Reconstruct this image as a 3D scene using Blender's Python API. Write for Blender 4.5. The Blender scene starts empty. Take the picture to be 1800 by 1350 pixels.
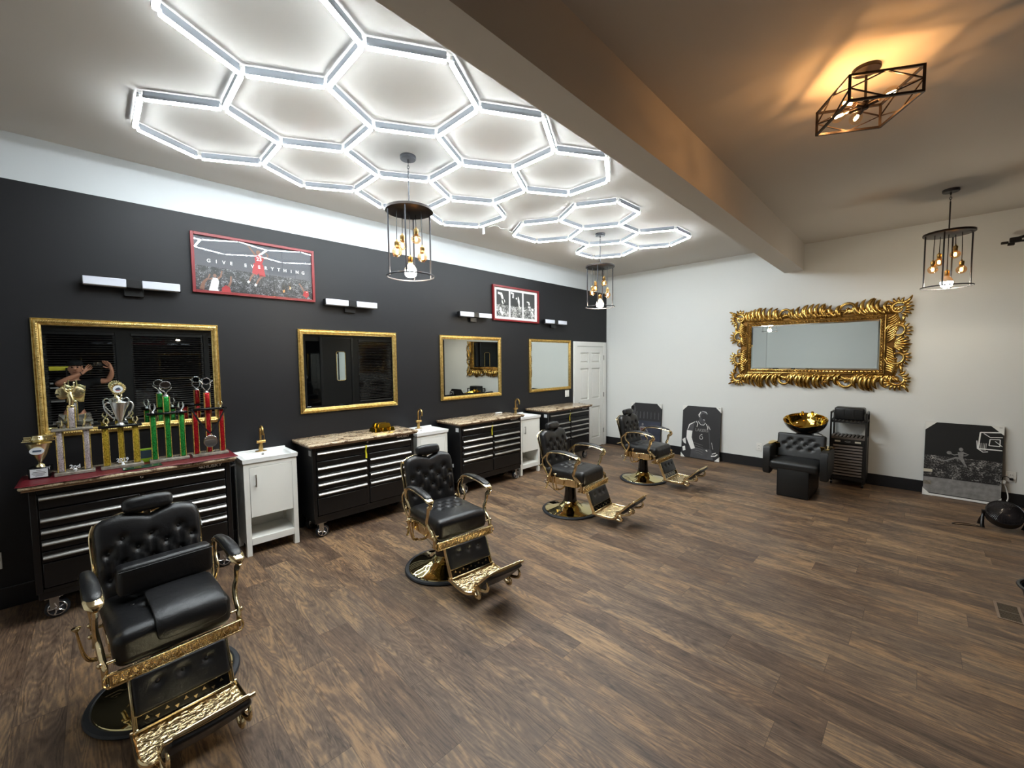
import bpy, bmesh, math, random
from math import sin, cos, pi, radians, sqrt, atan2
from mathutils import Vector, Matrix, Quaternion

scn = bpy.context.scene
COL = scn.collection
random.seed(7)

# ------------------------------------------------------------------ camera
cd = bpy.data.cameras.new('camera')
cam = bpy.data.objects.new('camera', cd)
COL.objects.link(cam)
cd.sensor_fit = 'HORIZONTAL'
cd.sensor_width = 36.0
cd.lens = 728.8 / 1800 * 36.0
cd.clip_start = 0.02
cd.clip_end = 60
Rc = [[0.70540315, 0.04851466, -0.70714406],
      [-0.70873211, 0.03384123, -0.70466557],
      [-0.01025598, 0.99824902, 0.05825561]]
# camera looks along -z of its own frame: third column holds the backward axis
Mw = Matrix(((Rc[0][0], Rc[0][1], Rc[0][2], 0.0),
             (Rc[1][0], Rc[1][1], Rc[1][2], 0.0),
             (Rc[2][0], Rc[2][1], Rc[2][2], 1.72),
             (0, 0, 0, 1)))
cam.matrix_world = Mw
scn.camera = cam

# ------------------------------------------------------------------ world, exposure
w = bpy.data.worlds.new('world')
scn.world = w
w.use_nodes = True
w.node_tree.nodes['Background'].inputs[0].default_value = (0.01, 0.012, 0.016, 1)
w.node_tree.nodes['Background'].inputs[1].default_value = 0.3
scn.view_settings.view_transform = 'Standard'
scn.view_settings.look = 'None'
scn.view_settings.gamma = 1
scn.view_settings.use_curve_mapping = False
scn.view_settings.exposure = 0.68

E_TUBE = 60.0       # ceiling hexagon tubes
E_LED = 280.0        # bright bulb in every pendant
E_EDISON = 20.0     # amber filaments in the pendants
E_FLUSH = 330.0     # amber filaments in the cage lamp

# room size
YW = 4.56     # dark wall
XB = 7.28     # back wall
ZC = 3.335    # ceiling
YF = -2.0     # window wall
XR = -2.2     # rear wall


# ------------------------------------------------------------------ colour + material helpers
def lin(c):
    return tuple(((v / 12.92) if v <= 0.04045 else ((v + 0.055) / 1.055) ** 2.4) for v in [k / 255 for k in c]) + (1.0,)


class NT:
    def __init__(s, name):
        s.m = bpy.data.materials.new(name)
        s.m.use_nodes = True
        s.t = s.m.node_tree
        s.b = s.t.nodes['Principled BSDF']
        s.out = s.t.nodes['Material Output']

    def n(s, kind, **kw):
        nd = s.t.nodes.new(kind)
        for k, v in kw.items():
            setattr(nd, k, v)
        return nd

    def l(s, a, b):
        s.t.links.new(a, b)

    def setv(s, sock, v):
        if isinstance(v, bpy.types.NodeSocket):
            s.l(v, sock)
        else:
            sock.default_value = v

    def math(s, op, a, b=None, c=None, clamp=False):
        nd = s.n('ShaderNodeMath', operation=op)
        nd.use_clamp = clamp
        s.setv(nd.inputs[0], a)
        if b is not None:
            s.setv(nd.inputs[1], b)
        if c is not None:
            s.setv(nd.inputs[2], c)
        return nd.outputs[0]

    def coord(s, which='Object', scale=(1, 1, 1), loc=(0, 0, 0), rot=(0, 0, 0)):
        tc = s.n('ShaderNodeTexCoord')
        mp = s.n('ShaderNodeMapping')
        mp.inputs['Scale'].default_value = scale
        mp.inputs['Location'].default_value = loc
        mp.inputs['Rotation'].default_value = rot
        s.l(tc.outputs[which], mp.inputs['Vector'])
        return mp.outputs['Vector']

    def noise(s, vec, scale=5, detail=4, rough=0.5, dist=0.0):
        nd = s.n('ShaderNodeTexNoise')
        s.l(vec, nd.inputs['Vector'])
        nd.inputs['Scale'].default_value = scale
        nd.inputs['Detail'].default_value = detail
        nd.inputs['Roughness'].default_value = rough
        nd.inputs['Distortion'].default_value = dist
        return nd.outputs['Fac']

    def ramp(s, fac, stops, interp='LINEAR'):
        nd = s.n('ShaderNodeValToRGB')
        nd.color_ramp.interpolation = interp
        el = nd.color_ramp.elements
        while len(el) < len(stops):
            el.new(0.5)
        for e, (p, c) in zip(el, stops):
            e.position = p
            e.color = c if len(c) == 4 else tuple(c) + (1,)
        s.l(fac, nd.inputs['Fac'])
        return nd.outputs['Color']

    def mix(s, fac, a, b, mode='MIX'):
        nd = s.n('ShaderNodeMix', data_type='RGBA', blend_type=mode)
        s.setv(nd.inputs[0], fac)
        s.setv(nd.inputs[6], a)
        s.setv(nd.inputs[7], b)
        return nd.outputs[2]

    def base(s, v):
        s.setv(s.b.inputs['Base Color'], v)

    def set(s, **kw):
        names = dict(rough='Roughness', metal='Metallic', spec='Specular IOR Level', coat='Coat Weight',
                     coatr='Coat Roughness', trans='Transmission Weight', alpha='Alpha', ior='IOR', sheen='Sheen Weight')
        for k, v in kw.items():
            s.setv(s.b.inputs[names[k]], v)
        return s

    def bump(s, h, strength=0.3, dist=0.01):
        nd = s.n('ShaderNodeBump')
        nd.inputs['Strength'].default_value = strength
        nd.inputs['Distance'].default_value = dist
        s.l(h, nd.inputs['Height'])
        s.l(nd.outputs['Normal'], s.b.inputs['Normal'])


def simple(name, rgb, rough=0.5, metal=0.0, spec=0.5, coat=0.0, noise=0.0, nscale=30, bump=0.0, bscale=200, bdist=0.001):
    s = NT(name)
    c = lin(rgb)
    if noise:
        v = s.coord()
        f = s.noise(v, nscale, 3)
        dk = tuple(x * (1 - noise) for x in c[:3]) + (1,)
        lt = tuple(min(1, x * (1 + noise)) for x in c[:3]) + (1,)
        s.base(s.ramp(f, [(0.3, dk), (0.7, lt)]))
    else:
        s.base(c)
    s.set(rough=rough, metal=metal, spec=spec, coat=coat)
    if bump:
        s.bump(s.noise(s.coord(), bscale, 3), bump, bdist)
    return s.m


def emis(name, rgb, strength, base=(0.9, 0.9, 0.9)):
    s = NT(name)
    s.base(tuple(base) + (1,))
    s.b.inputs['Emission Color'].default_value = tuple(rgb) + (1,)
    s.b.inputs['Emission Strength'].default_value = strength
    s.set(rough=0.4)
    return s.m


M = {}


def make_materials():
    # --- walls and ceiling
    s = NT('white_wall_paint')
    s.base(lin((217, 219, 217)))
    s.set(rough=0.62, spec=0.3)
    s.bump(s.noise(s.coord(), 90, 4), 0.12, 0.002)
    M['white_wall'] = s.m
    s = NT('ceiling_paint')
    s.base(lin((200, 196, 190)))
    s.set(rough=0.75, spec=0.2)
    s.bump(s.noise(s.coord(), 60, 4), 0.1, 0.002)
    M['ceiling'] = s.m
    # dark wall: charcoal paint up to 3.01 m, white band above, its colour darkened to offset the tubes' strong light
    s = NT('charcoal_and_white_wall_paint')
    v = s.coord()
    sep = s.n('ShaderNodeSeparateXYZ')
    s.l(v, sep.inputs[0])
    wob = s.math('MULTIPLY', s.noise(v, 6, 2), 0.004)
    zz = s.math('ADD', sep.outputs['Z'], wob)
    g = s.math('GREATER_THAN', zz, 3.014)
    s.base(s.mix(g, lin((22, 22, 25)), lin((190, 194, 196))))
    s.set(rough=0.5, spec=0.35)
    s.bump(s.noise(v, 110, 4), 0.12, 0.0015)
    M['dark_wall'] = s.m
    M['black_wall'] = simple('black_wall_paint', (22, 22, 24), 0.5, spec=0.35)
    M['black_trim'] = simple('black_trim_paint', (24, 24, 27), 0.4, spec=0.4)
    M['white_trim'] = simple('white_trim_paint', (222, 222, 218), 0.35, spec=0.45)

    # --- vinyl plank floor, planks run along y
    s = NT('rustic_plank_floor')
    tc = s.n('ShaderNodeTexCoord')
    sep = s.n('ShaderNodeSeparateXYZ')
    s.l(tc.outputs['Object'], sep.inputs[0])
    X, Y = sep.outputs['X'], sep.outputs['Y']
    W, L = 0.182, 1.22
    row = s.math('FLOOR', s.math('DIVIDE', X, W))
    wn = s.n('ShaderNodeTexWhiteNoise', noise_dimensions='1D')
    s.l(row, wn.inputs['W'])
    yo = s.math('ADD', Y, s.math('MULTIPLY', wn.outputs['Value'], L * 7))
    colm = s.math('FLOOR', s.math('DIVIDE', yo, L))
    cmb = s.n('ShaderNodeCombineXYZ')
    s.l(row, cmb.inputs[0]); s.l(colm, cmb.inputs[1])
    wn2 = s.n('ShaderNodeTexWhiteNoise', noise_dimensions='2D')
    s.l(cmb.outputs[0], wn2.inputs['Vector'])
    rnd = wn2.outputs['Value']
    # texture space: shifted per plank, stretched along y
    c2 = s.n('ShaderNodeCombineXYZ')
    s.l(s.math('ADD', X, s.math('MULTIPLY', rnd, 37.0)), c2.inputs[0])
    s.l(s.math('ADD', s.math('MULTIPLY', Y, 0.115), s.math('MULTIPLY', rnd, 11.0)), c2.inputs[1])
    s.l(rnd, c2.inputs[2])
    grain = s.noise(c2.outputs[0], 34, 10, 0.72, 0.5)
    fine = s.noise(c2.outputs[0], 130, 7, 0.8, 0.3)
    c3 = s.n('ShaderNodeCombineXYZ')
    s.l(s.math('ADD', X, s.math('MULTIPLY', rnd, 3.7)), c3.inputs[0])
    s.l(s.math('ADD', s.math('MULTIPLY', Y, 0.3), s.math('MULTIPLY', rnd, 9.0)), c3.inputs[1])
    patch = s.noise(c3.outputs[0], 5.0, 5, 0.6, 0.8)
    # growth rings: contour lines of a stretched noise
    cath = s.noise(c2.outputs[0], 8.0, 2, 0.4, 0.3)
    rings = s.math('SINE', s.math('MULTIPLY', cath, 150.0))
    rings = s.math('MULTIPLY', s.math('ADD', rings, 1.0), 0.5)
    # cross saw marks
    c4 = s.n('ShaderNodeCombineXYZ')
    s.l(s.math('MULTIPLY', X, 0.25), c4.inputs[0]); s.l(Y, c4.inputs[1]); s.l(rnd, c4.inputs[2])
    saw = s.noise(c4.outputs[0], 55, 4, 0.6)
    f = s.math('ADD', s.math('MULTIPLY', grain, 0.55), s.math('MULTIPLY', patch, 0.62))
    f = s.math('ADD', f, s.math('MULTIPLY', rnd, 0.11))
    f = s.math('ADD', f, s.math('MULTIPLY', fine, 0.30))
    f = s.math('ADD', f, s.math('MULTIPLY', rings, 0.095))
    f = s.math('ADD', f, s.math('MULTIPLY', saw, 0.07))
    f = s.math('SUBTRACT', f, 0.33)
    colr = s.ramp(f, [(0.24, lin((46, 35, 29))), (0.38, lin((75, 61, 51))), (0.48, lin((94, 78, 65))),
                      (0.57, lin((110, 92, 75))), (0.67, lin((143, 117, 88))), (0.84, lin((172, 144, 108)))])
    crk = s.noise(c2.outputs[0], 62, 4, 0.6, 0.9)
    crm = s.ramp(crk, [(0.36, (0.45, 0.42, 0.40, 1)), (0.43, (1, 1, 1, 1))])
    colr = s.mix(0.75, colr, crm, 'MULTIPLY')
    hue = s.ramp(wn2.outputs['Color'], [(0.0, lin((230, 214, 200))), (1.0, lin((255, 255, 255)))])
    colr = s.mix(0.8, colr, hue, 'MULTIPLY')
    # seams
    fx = s.math('FRACT', s.math('DIVIDE', X, W))
    fy = s.math('FRACT', s.math('DIVIDE', yo, L))
    sx = s.math('LESS_THAN', s.math('MINIMUM', fx, s.math('SUBTRACT', 1.0, fx)), 0.0075)
    sy = s.math('LESS_THAN', s.math('MINIMUM', fy, s.math('SUBTRACT', 1.0, fy)), 0.0013)
    seam = s.math('MAXIMUM', sx, sy)
    s.base(s.mix(s.math('MULTIPLY', seam, 0.5), colr, lin((34, 26, 22))))
    s.set(rough=s.math('ADD', 0.40, s.math('MULTIPLY', grain, 0.2)), spec=0.36)
    hgt = s.math('SUBTRACT', s.math('ADD', s.math('MULTIPLY', fine, 0.6), s.math('MULTIPLY', rings, 0.25)), s.math('MULTIPLY', seam, 1.0))
    s.bump(hgt, 0.22, 0.0025)
    M['floor'] = s.m

    # --- granite look worktop
    s = NT('brown_granite')
    v = s.coord()
    vein = s.noise(s.coord(scale=(1.2, 2.6, 1.5), rot=(0, 0, 0.5)), 3.0, 5, 0.6, 1.6)
    sp = s.n('ShaderNodeTexVoronoi', feature='F1')
    s.l(v, sp.inputs['Vector']); sp.inputs['Scale'].default_value = 70
    n2 = s.noise(v, 45, 6, 0.8, 0.6)
    f = s.math('ADD', s.math('MULTIPLY', vein, 0.95), s.math('MULTIPLY', n2, 0.75))
    f = s.math('SUBTRACT', f, 0.38)
    c = s.ramp(f, [(0.20, lin((34, 27, 23))), (0.33, lin((78, 60, 47))), (0.41, lin((150, 126, 100))),
                   (0.52, lin((200, 184, 156))), (0.62, lin((132, 112, 92))), (0.76, lin((214, 204, 184)))])
    spc = s.ramp(sp.outputs['Distance'], [(0.0, (0.16, 0.13, 0.1, 1)), (0.28, (1, 1, 1, 1))])
    s.base(s.mix(0.4, c, spc, 'MULTIPLY'))
    s.set(rough=0.16, spec=0.5)
    M['granite'] = s.m
    M['granite_edge'] = simple('worktop_wood_underside', (112, 84, 60), 0.5)

    # --- metals
    def gold(name, c1, c2, rough, sc=18, bump=0.0, bs=60):
        s = NT(name)
        v = s.coord()
        s.base(s.ramp(s.noise(v, sc, 4), [(0.35, lin(c1)), (0.65, lin(c2))]))
        s.set(rough=rough, metal=1.0)
        if bump:
            s.bump(s.noise(v, bs, 4), bump, 0.004)
        return s.m
    M['chair_gold'] = gold('polished_pale_gold', (214, 190, 146), (240, 222, 180), 0.14)
    M['mirror_gold'] = gold('matte_gold_frame', (196, 164, 96), (232, 206, 138), 0.34, 40)
    M['antique_gold'] = gold('antique_gold', (158, 120, 58), (226, 190, 112), 0.27, 9)
    M['dark_bronze'] = simple('dark_bronze_backing', (112, 80, 38), 0.4, 0.9)
    M['brass'] = gold('brushed_brass', (176, 142, 84), (206, 172, 110), 0.28, 40)
    M['bar_gold'] = simple('gold_bar', (226, 190, 70), 0.12, 1.0)
    M['bowl_gold'] = simple('mirror_gold_bowl', (222, 184, 86), 0.05, 1.0)
    s = NT('hammered_gold_plate')
    v = s.coord()
    s.base(lin((232, 208, 160)))
    vor = s.n('ShaderNodeTexVoronoi')
    s.l(v, vor.inputs['Vector']); vor.inputs['Scale'].default_value = 42
    s.set(rough=0.2, metal=1.0)
    s.bump(s.math('ADD', vor.outputs['Distance'], s.noise(v, 90, 3)), 0.9, 0.008)
    M['plate_gold'] = s.m
    M['chrome'] = simple('chrome', (214, 216, 220), 0.1, 1.0)
    M['steel'] = simple('brushed_steel', (168, 166, 162), 0.34, 1.0)
    M['silver'] = simple('trophy_silver', (220, 222, 224), 0.27, 1.0)
    M['trophy_gold'] = simple('trophy_pale_gold', (238, 224, 176), 0.27, 1.0)
    M['base_disc'] = simple('mirror_gold_disc', (200, 186, 138), 0.04, 1.0)
    M['mirror'] = simple('mirror_glass', (226, 232, 230), 0.0, 1.0)
    M['mirror_bevel'] = simple('mirror_bevel_glass', (206, 214, 214), 0.05, 1.0)

    # --- leather, plastic, paint
    s = NT('black_leather')
    v = s.coord()
    s.base(lin((19, 19, 21)))
    cr = s.noise(v, 16, 5, 0.6, 0.6)
    s.set(rough=s.math('ADD', 0.27, s.math('MULTIPLY', cr, 0.2)), spec=0.5)
    vo = s.n('ShaderNodeTexVoronoi', feature='SMOOTH_F1')
    s.l(v, vo.inputs['Vector']); vo.inputs['Scale'].default_value = 320
    s.bump(s.math('ADD', s.math('MULTIPLY', cr, 2.2), s.math('MULTIPLY', vo.outputs['Distance'], 0.12)), 0.3, 0.004)
    M['leather'] = s.m
    M['leather_soft'] = simple('matte_black_leather', (17, 18, 19), 0.4, spec=0.45, bump=0.15, bscale=250)
    M['black_gloss'] = simple('gloss_black_enamel', (10, 10, 11), 0.08, spec=0.6)
    M['black_metal'] = simple('black_painted_metal', (14, 14, 16), 0.33, spec=0.5)
    M['tool_black'] = simple('toolbox_black_powder_coat', (13, 13, 15), 0.3, spec=0.5, bump=0.05, bscale=400)
    M['bronze_black'] = simple('oil_rubbed_bronze', (40, 32, 28), 0.38, 0.6)
    M['charcoal_metal'] = simple('charcoal_lamp_metal', (52, 52, 56), 0.42, 0.5)
    M['rubber'] = simple('dark_rubber', (26, 30, 36), 0.55)
    M['black_plastic'] = simple('black_plastic', (16, 15, 17), 0.3)
    M['grille_black'] = simple('black_grille_plastic', (40, 37, 39), 0.25)
    M['black_wood'] = simple('black_stained_bamboo', (20, 18, 17), 0.4)
    M['slat_grey'] = simple('worn_slat_edge', (96, 88, 82), 0.35)
    M['white_plastic'] = simple('white_plastic', (226, 226, 222), 0.35)
    M['white_gloss'] = simple('white_ceramic', (236, 238, 238), 0.12, spec=0.5)
    M['white_cab'] = simple('white_cabinet_paint', (226, 226, 221), 0.32, bump=0.1, bscale=120)
    M['grey_plastic'] = simple('grey_plastic', (150, 150, 150), 0.4)
    M['tube_housing'] = simple('grey_tube_housing', (132, 136, 142), 0.5)
    M['label_white'] = simple('white_paper_label', (214, 218, 222), 0.5)
    M['yellow'] = simple('yellow_strap', (214, 206, 44), 0.5)
    M['cream'] = simple('cream_plate', (196, 190, 172), 0.45)
    M['red_frame'] = simple('red_frame_paint', (118, 20, 25), 0.35)
    M['black_cloth'] = simple('black_cotton', (18, 18, 19), 0.85, spec=0.2)
    M['skin'] = simple('skin', (176, 124, 98), 0.5, noise=0.06)
    M['hair'] = simple('black_hair', (22, 18, 16), 0.6)
    M['camo'] = simple('grey_camouflage_cloth', (120, 116, 108), 0.85, noise=0.45, nscale=14)
    M['eye'] = simple('dark_eye', (24, 18, 16), 0.2)
    M['lip'] = simple('lip', (140, 84, 74), 0.5)
    M['shirt_print'] = simple('gold_and_white_shirt_print', (186, 160, 98), 0.7, noise=0.5, nscale=26)

    # --- light sources
    M['tube'] = emis('white_light_tube', (0.87, 0.955, 1.0), E_TUBE)
    M['led'] = emis('bright_bulb_dome', (1.0, 0.87, 0.67), E_LED)
    M['filament'] = emis('amber_filament', (1.0, 0.50, 0.12), E_EDISON)
    M['filament_hot'] = emis('glowing_filament', (1.0, 0.52, 0.20), E_FLUSH)
    M['opal'] = simple('opal_acrylic', (200, 203, 214), 0.3)
    M['bulb_neck'] = simple('opal_bulb_neck', (240, 222, 196), 0.4)
    # amber clear glass
    for nm, colr, tint in (('amber_glass', (1.0, 0.80, 0.58), 0.14), ('clear_glass', (1, 0.93, 0.82), 0.1)):
        s = NT(nm)
        s.t.nodes.remove(s.b)
        tr = s.n('ShaderNodeBsdfTransparent'); tr.inputs[0].default_value = colr + (1,)
        gl = s.n('ShaderNodeBsdfGlossy'); gl.inputs['Roughness'].default_value = 0.03
        gl.inputs[0].default_value = (1, 0.8, 0.6, 1)
        mx = s.n('ShaderNodeMixShader'); mx.inputs[0].default_value = tint
        s.l(tr.outputs[0], mx.inputs[1]); s.l(gl.outputs[0], mx.inputs[2])
        s.l(mx.outputs[0], s.out.inputs['Surface'])
        M[nm] = s.m
    s = NT('window_night_glass')
    s.base(lin((6, 7, 9))); s.set(rough=0.02, spec=0.5)
    M['night_glass'] = s.m
    s = NT('picture_glass')
    s.t.nodes.remove(s.b)
    tr = s.n('ShaderNodeBsdfTransparent')
    gl = s.n('ShaderNodeBsdfGlossy'); gl.inputs['Roughness'].default_value = 0.015
    fr = s.n('ShaderNodeFresnel'); fr.inputs[0].default_value = 1.55
    mx = s.n('ShaderNodeMixShader')
    geo = s.n('ShaderNodeNewGeometry')
    front = s.math('SUBTRACT', 1.0, geo.outputs['Backfacing'])
    s.l(s.math('MULTIPLY', fr.outputs[0], front, clamp=True), mx.inputs[0])
    s.l(tr.outputs[0], mx.inputs[1]); s.l(gl.outputs[0], mx.inputs[2]); s.l(mx.outputs[0], s.out.inputs['Surface'])
    M['picture_glass'] = s.m

    # --- glitter trophy columns
    for nm, c1, c2 in (('glitter_white', (150, 146, 150), (236, 226, 232)), ('glitter_gold', (120, 92, 12), (240, 214, 80)),
                       ('glitter_green', (6, 56, 20), (54, 190, 84)), ('glitter_red', (86, 6, 12), (214, 34, 44))):
        s = NT(nm)
        v = s.coord()
        vo = s.n('ShaderNodeTexVoronoi')
        s.l(v, vo.inputs['Vector']); vo.inputs['Scale'].default_value = 150
        s.base(s.mix(vo.outputs['Distance'], lin(c2), lin(c1)))
        s.set(rough=0.22, metal=0.55)
        s.bump(vo.outputs['Distance'], 0.7, 0.003)
        M[nm] = s.m
    M['stripe'] = simple('gold_and_black_stripe', (202, 176, 96), 0.3, 0.5, noise=0.7, nscale=130)
    M['marble_grey'] = simple('grey_marble', (128, 122, 112), 0.25, noise=0.35, nscale=40)
    s = NT('red_sequin_cloth')
    v = s.coord()
    vo = s.n('ShaderNodeTexVoronoi'); s.l(v, vo.inputs['Vector']); vo.inputs['Scale'].default_value = 24
    vo.inputs['Randomness'].default_value = 0.25
    dot = s.math('LESS_THAN', vo.outputs['Distance'], 0.13)
    s.base(s.mix(dot, lin((88, 9, 20)), lin((190, 176, 176))))
    s.set(rough=0.45)
    M['runner'] = s.m

    # --- crowd speckle for the posters (object space x/z), fades above 'top'
    def crowd(name, z0, z1, scale, bgc, hi=(225, 225, 222), thr=0.52, flat=False):
        s = NT(name)
        v = s.coord()
        sp = s.n('ShaderNodeSeparateXYZ'); s.l(v, sp.inputs[0])
        n1 = s.noise(s.coord(scale=(1, 1, 1.5)), scale, 3, 0.75, 1.4)
        n2 = s.noise(v, scale * 0.23, 2)
        k = s.math('ADD', n1, s.math('MULTIPLY', s.math('SUBTRACT', n2, 0.5), 0.35))
        on = s.ramp(k, [(thr, (0, 0, 0, 1)), (thr + 0.10, (1, 1, 1, 1))])
        wz = s.math('ADD', sp.outputs['Z'], s.math('MULTIPLY', s.math('SUBTRACT', n2, 0.5), 0.06))
        m = s.math('MULTIPLY', s.math('GREATER_THAN', wz, z0), s.math('LESS_THAN', wz, z1))
        fac = s.math('MULTIPLY', m, on)
        s.base(s.mix(fac, lin(bgc), lin(hi)))
        s.set(rough=0.45 if not flat else 0.6)
        return s.m
    M['crowd_a'] = crowd('arena_crowd_print', -0.25, 0.0, 85, (30, 31, 34), (160, 162, 166), 0.55)
    M['arena_grey'] = simple('grey_print_sky', (74, 76, 82), 0.5)
    M['crowd_b'] = crowd('black_and_white_crowd_print', -0.24, -0.02, 42, (46, 48, 48), thr=0.5)
    M['crowd_c'] = crowd('canvas_crowd_print', -0.175, 0.1, 50, (24, 23, 25), (178, 176, 172), 0.55)
    M['print_dark'] = simple('dark_canvas_print', (38, 38, 41), 0.5)
    M['print_white'] = simple('print_white', (228, 228, 226), 0.5)
    M['print_grey'] = simple('print_grey', (128, 127, 126), 0.5, noise=0.25, nscale=18)
    M['print_mid'] = simple('print_mid_grey', (72, 72, 75), 0.5, noise=0.2, nscale=12)
    M['print_red'] = simple('print_red', (158, 40, 44), 0.5)
    M['print_skin'] = simple('print_brown', (120, 84, 66), 0.5)
    M['print_navy'] = simple('print_slate', (48, 52, 66), 0.5, noise=0.35, nscale=5)
    M['print_maroon'] = simple('print_maroon', (96, 58, 62), 0.5)
    s = NT('cardboard_black_canvas_edge')
    s.base(lin((14, 14, 15))); s.set(rough=0.7)
    M['canvas_edge'] = s.m
    M['blind'] = simple('black_blind_slat', (96, 92, 92), 0.3, spec=0.5)
    s = NT('award_glass')
    s.base(lin((60, 96, 70))); s.set(rough=0.08, trans=0.6)
    M['award_glass'] = s.m
    M['lime'] = simple('lime_green_card', (150, 190, 40), 0.45)
    M['box_blue'] = simple('slate_blue_card', (60, 78, 96), 0.35)


make_materials()


# ------------------------------------------------------------------ mesh builder
class MB:
    def __init__(s):
        s.bm = bmesh.new()
        s.mi = 0

    def face(s, vs):
        try:
            f = s.bm.faces.new(vs)
            f.material_index = s.mi
            f.smooth = True
            return f
        except ValueError:
            return None

    def v(s, co):
        return s.bm.verts.new(co)

    def box(s, c, size, bev=0.0, rot=None, seg=1):
        x, y, z = [k / 2 for k in size]
        P = [(-x, -y, -z), (x, -y, -z), (x, y, -z), (-x, y, -z), (-x, -y, z), (x, -y, z), (x, y, z), (-x, y, z)]
        Mx = Matrix.Translation(c)
        if rot is not None:
            Mx = Mx @ rot.to_4x4()
        vs = [s.v(Mx @ Vector(p)) for p in P]
        fs = [s.face([vs[i] for i in q]) for q in ((0, 3, 2, 1), (4, 5, 6, 7), (0, 1, 5, 4), (1, 2, 6, 5), (2, 3, 7, 6), (3, 0, 4, 7))]
        if bev > 0:
            es = list({e for f in fs for e in f.edges})
            r = bmesh.ops.bevel(s.bm, geom=es, offset=bev, segments=seg, affect='EDGES', profile=0.5)
            for f in r['faces']:
                f.material_index = s.mi
                f.smooth = True
        return s

    def bb(s, x0, x1, y0, y1, z0, z1, bev=0.0):
        return s.box(((x0 + x1) / 2, (y0 + y1) / 2, (z0 + z1) / 2), (abs(x1 - x0), abs(y1 - y0), abs(z1 - z0)), bev)

    def ring(s, pts):
        return [s.v(p) for p in pts]

    def bridge(s, a, b, closed=True):
        n = len(a)
        for i in range(n if closed else n - 1):
            j = (i + 1) % n
            s.face([a[i], a[j], b[j], b[i]])

    def lathe(s, c, prof, n=32, axis='Z', ang0=0.0, capb=True, capt=True, rot=None, sq=1.0):
        """prof: list of (r, h)"""
        Mx = Matrix.Translation(c)
        if axis == 'X':
            Mx = Mx @ Matrix.Rotation(pi / 2, 4, 'Y')
        elif axis == 'Y':
            Mx = Mx @ Matrix.Rotation(-pi / 2, 4, 'X')
        if rot is not None:
            Mx = Mx @ rot.to_4x4()
        rings = []
        for r, h in prof:
            rings.append(s.ring([Mx @ Vector((max(r, 1e-4) * cos(ang0 + 2 * pi * i / n), sq * max(r, 1e-4) * sin(ang0 + 2 * pi * i / n), h)) for i in range(n)]))
        for a, b in zip(rings, rings[1:]):
            s.bridge(a, b)
        if capb:
            s.face(rings[0][::-1])
        if capt:
            s.face(rings[-1])
        return s

    def cyl(s, a, b, r, r2=None, n=16):
        a, b = Vector(a), Vector(b)
        d = b - a
        q = d.to_track_quat('Z', 'Y').to_matrix()
        return s.lathe(a, [(r, 0), (r if r2 is None else r2, d.length)], n, rot=q)

    def sphere(s, c, r, n=16, m=10, sc=(1, 1, 1)):
        rings = []
        for j in range(1, m):
            t = pi * j / m
            rings.append(s.ring([(c[0] + sc[0] * r * sin(t) * cos(2 * pi * i / n), c[1] + sc[1] * r * sin(t) * sin(2 * pi * i / n), c[2] - sc[2] * r * cos(t)) for i in range(n)]))
        for a, b in zip(rings, rings[1:]):
            s.bridge(a, b)
        s.face(rings[0][::-1]); s.face(rings[-1])
        return s

    def sweep(s, pts, rad, n=10, smooth=0, closed=False, up=None, cap=True):
        """rad: scalar, list of scalars or (a, b) pairs; a lies along 'side', b along 'up'"""
        P = [Vector(p) for p in pts]
        if not isinstance(rad, (list,)):
            rad = [rad] * len(P)
        rad = [(r, r) if not isinstance(r, tuple) else r for r in rad]
        if smooth:
            Q, Rr = [], []
            N = len(P)
            rng = range(N if closed else N - 1)
            for i in rng:
                if closed:
                    p0, p1, p2, p3 = P[(i - 1) % N], P[i], P[(i + 1) % N], P[(i + 2) % N]
                else:
                    p0, p1, p2, p3 = P[max(i - 1, 0)], P[i], P[i + 1], P[min(i + 2, N - 1)]
                ra, rb = rad[i], rad[(i + 1) % N]
                for k in range(smooth):
                    t = k / smooth
                    Q.append(0.5 * ((2 * p1) + (p2 - p0) * t + (2 * p0 - 5 * p1 + 4 * p2 - p3) * t * t + (-p0 + 3 * p1 - 3 * p2 + p3) * t ** 3))
                    Rr.append((ra[0] * (1 - t) + rb[0] * t, ra[1] * (1 - t) + rb[1] * t))
            if not closed:
                Q.append(P[-1]); Rr.append(rad[-1])
            P, rad = Q, Rr
        N = len(P)
        upv = Vector(up) if up is not None else None
        rings = []
        prev = None
        for i in range(N):
            if closed:
                t = (P[(i + 1) % N] - P[(i - 1) % N])
            else:
                t = P[min(i + 1, N - 1)] - P[max(i - 1, 0)]
            if t.length < 1e-9:
                t = Vector((0, 0, 1))
            t.normalize()
            if upv is not None:
                side = t.cross(upv)
                if side.length < 1e-5:
                    side = prev.copy() if prev else t.orthogonal()
            else:
                side = (prev - t * prev.dot(t)) if prev is not None else t.orthogonal()
            side.normalize()
            prev = side
            u2 = side.cross(t).normalized()
            a, b = rad[i]
            rings.append(s.ring([P[i] + side * (a * cos(2 * pi * k / n)) + u2 * (b * sin(2 * pi * k / n)) for k in range(n)]))
        for a, b in zip(rings, rings[1:]):
            s.bridge(a, b)
        if closed:
            s.bridge(rings[-1], rings[0])
        elif cap:
            s.face(rings[0][::-1]); s.face(rings[-1])
        return s

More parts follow.
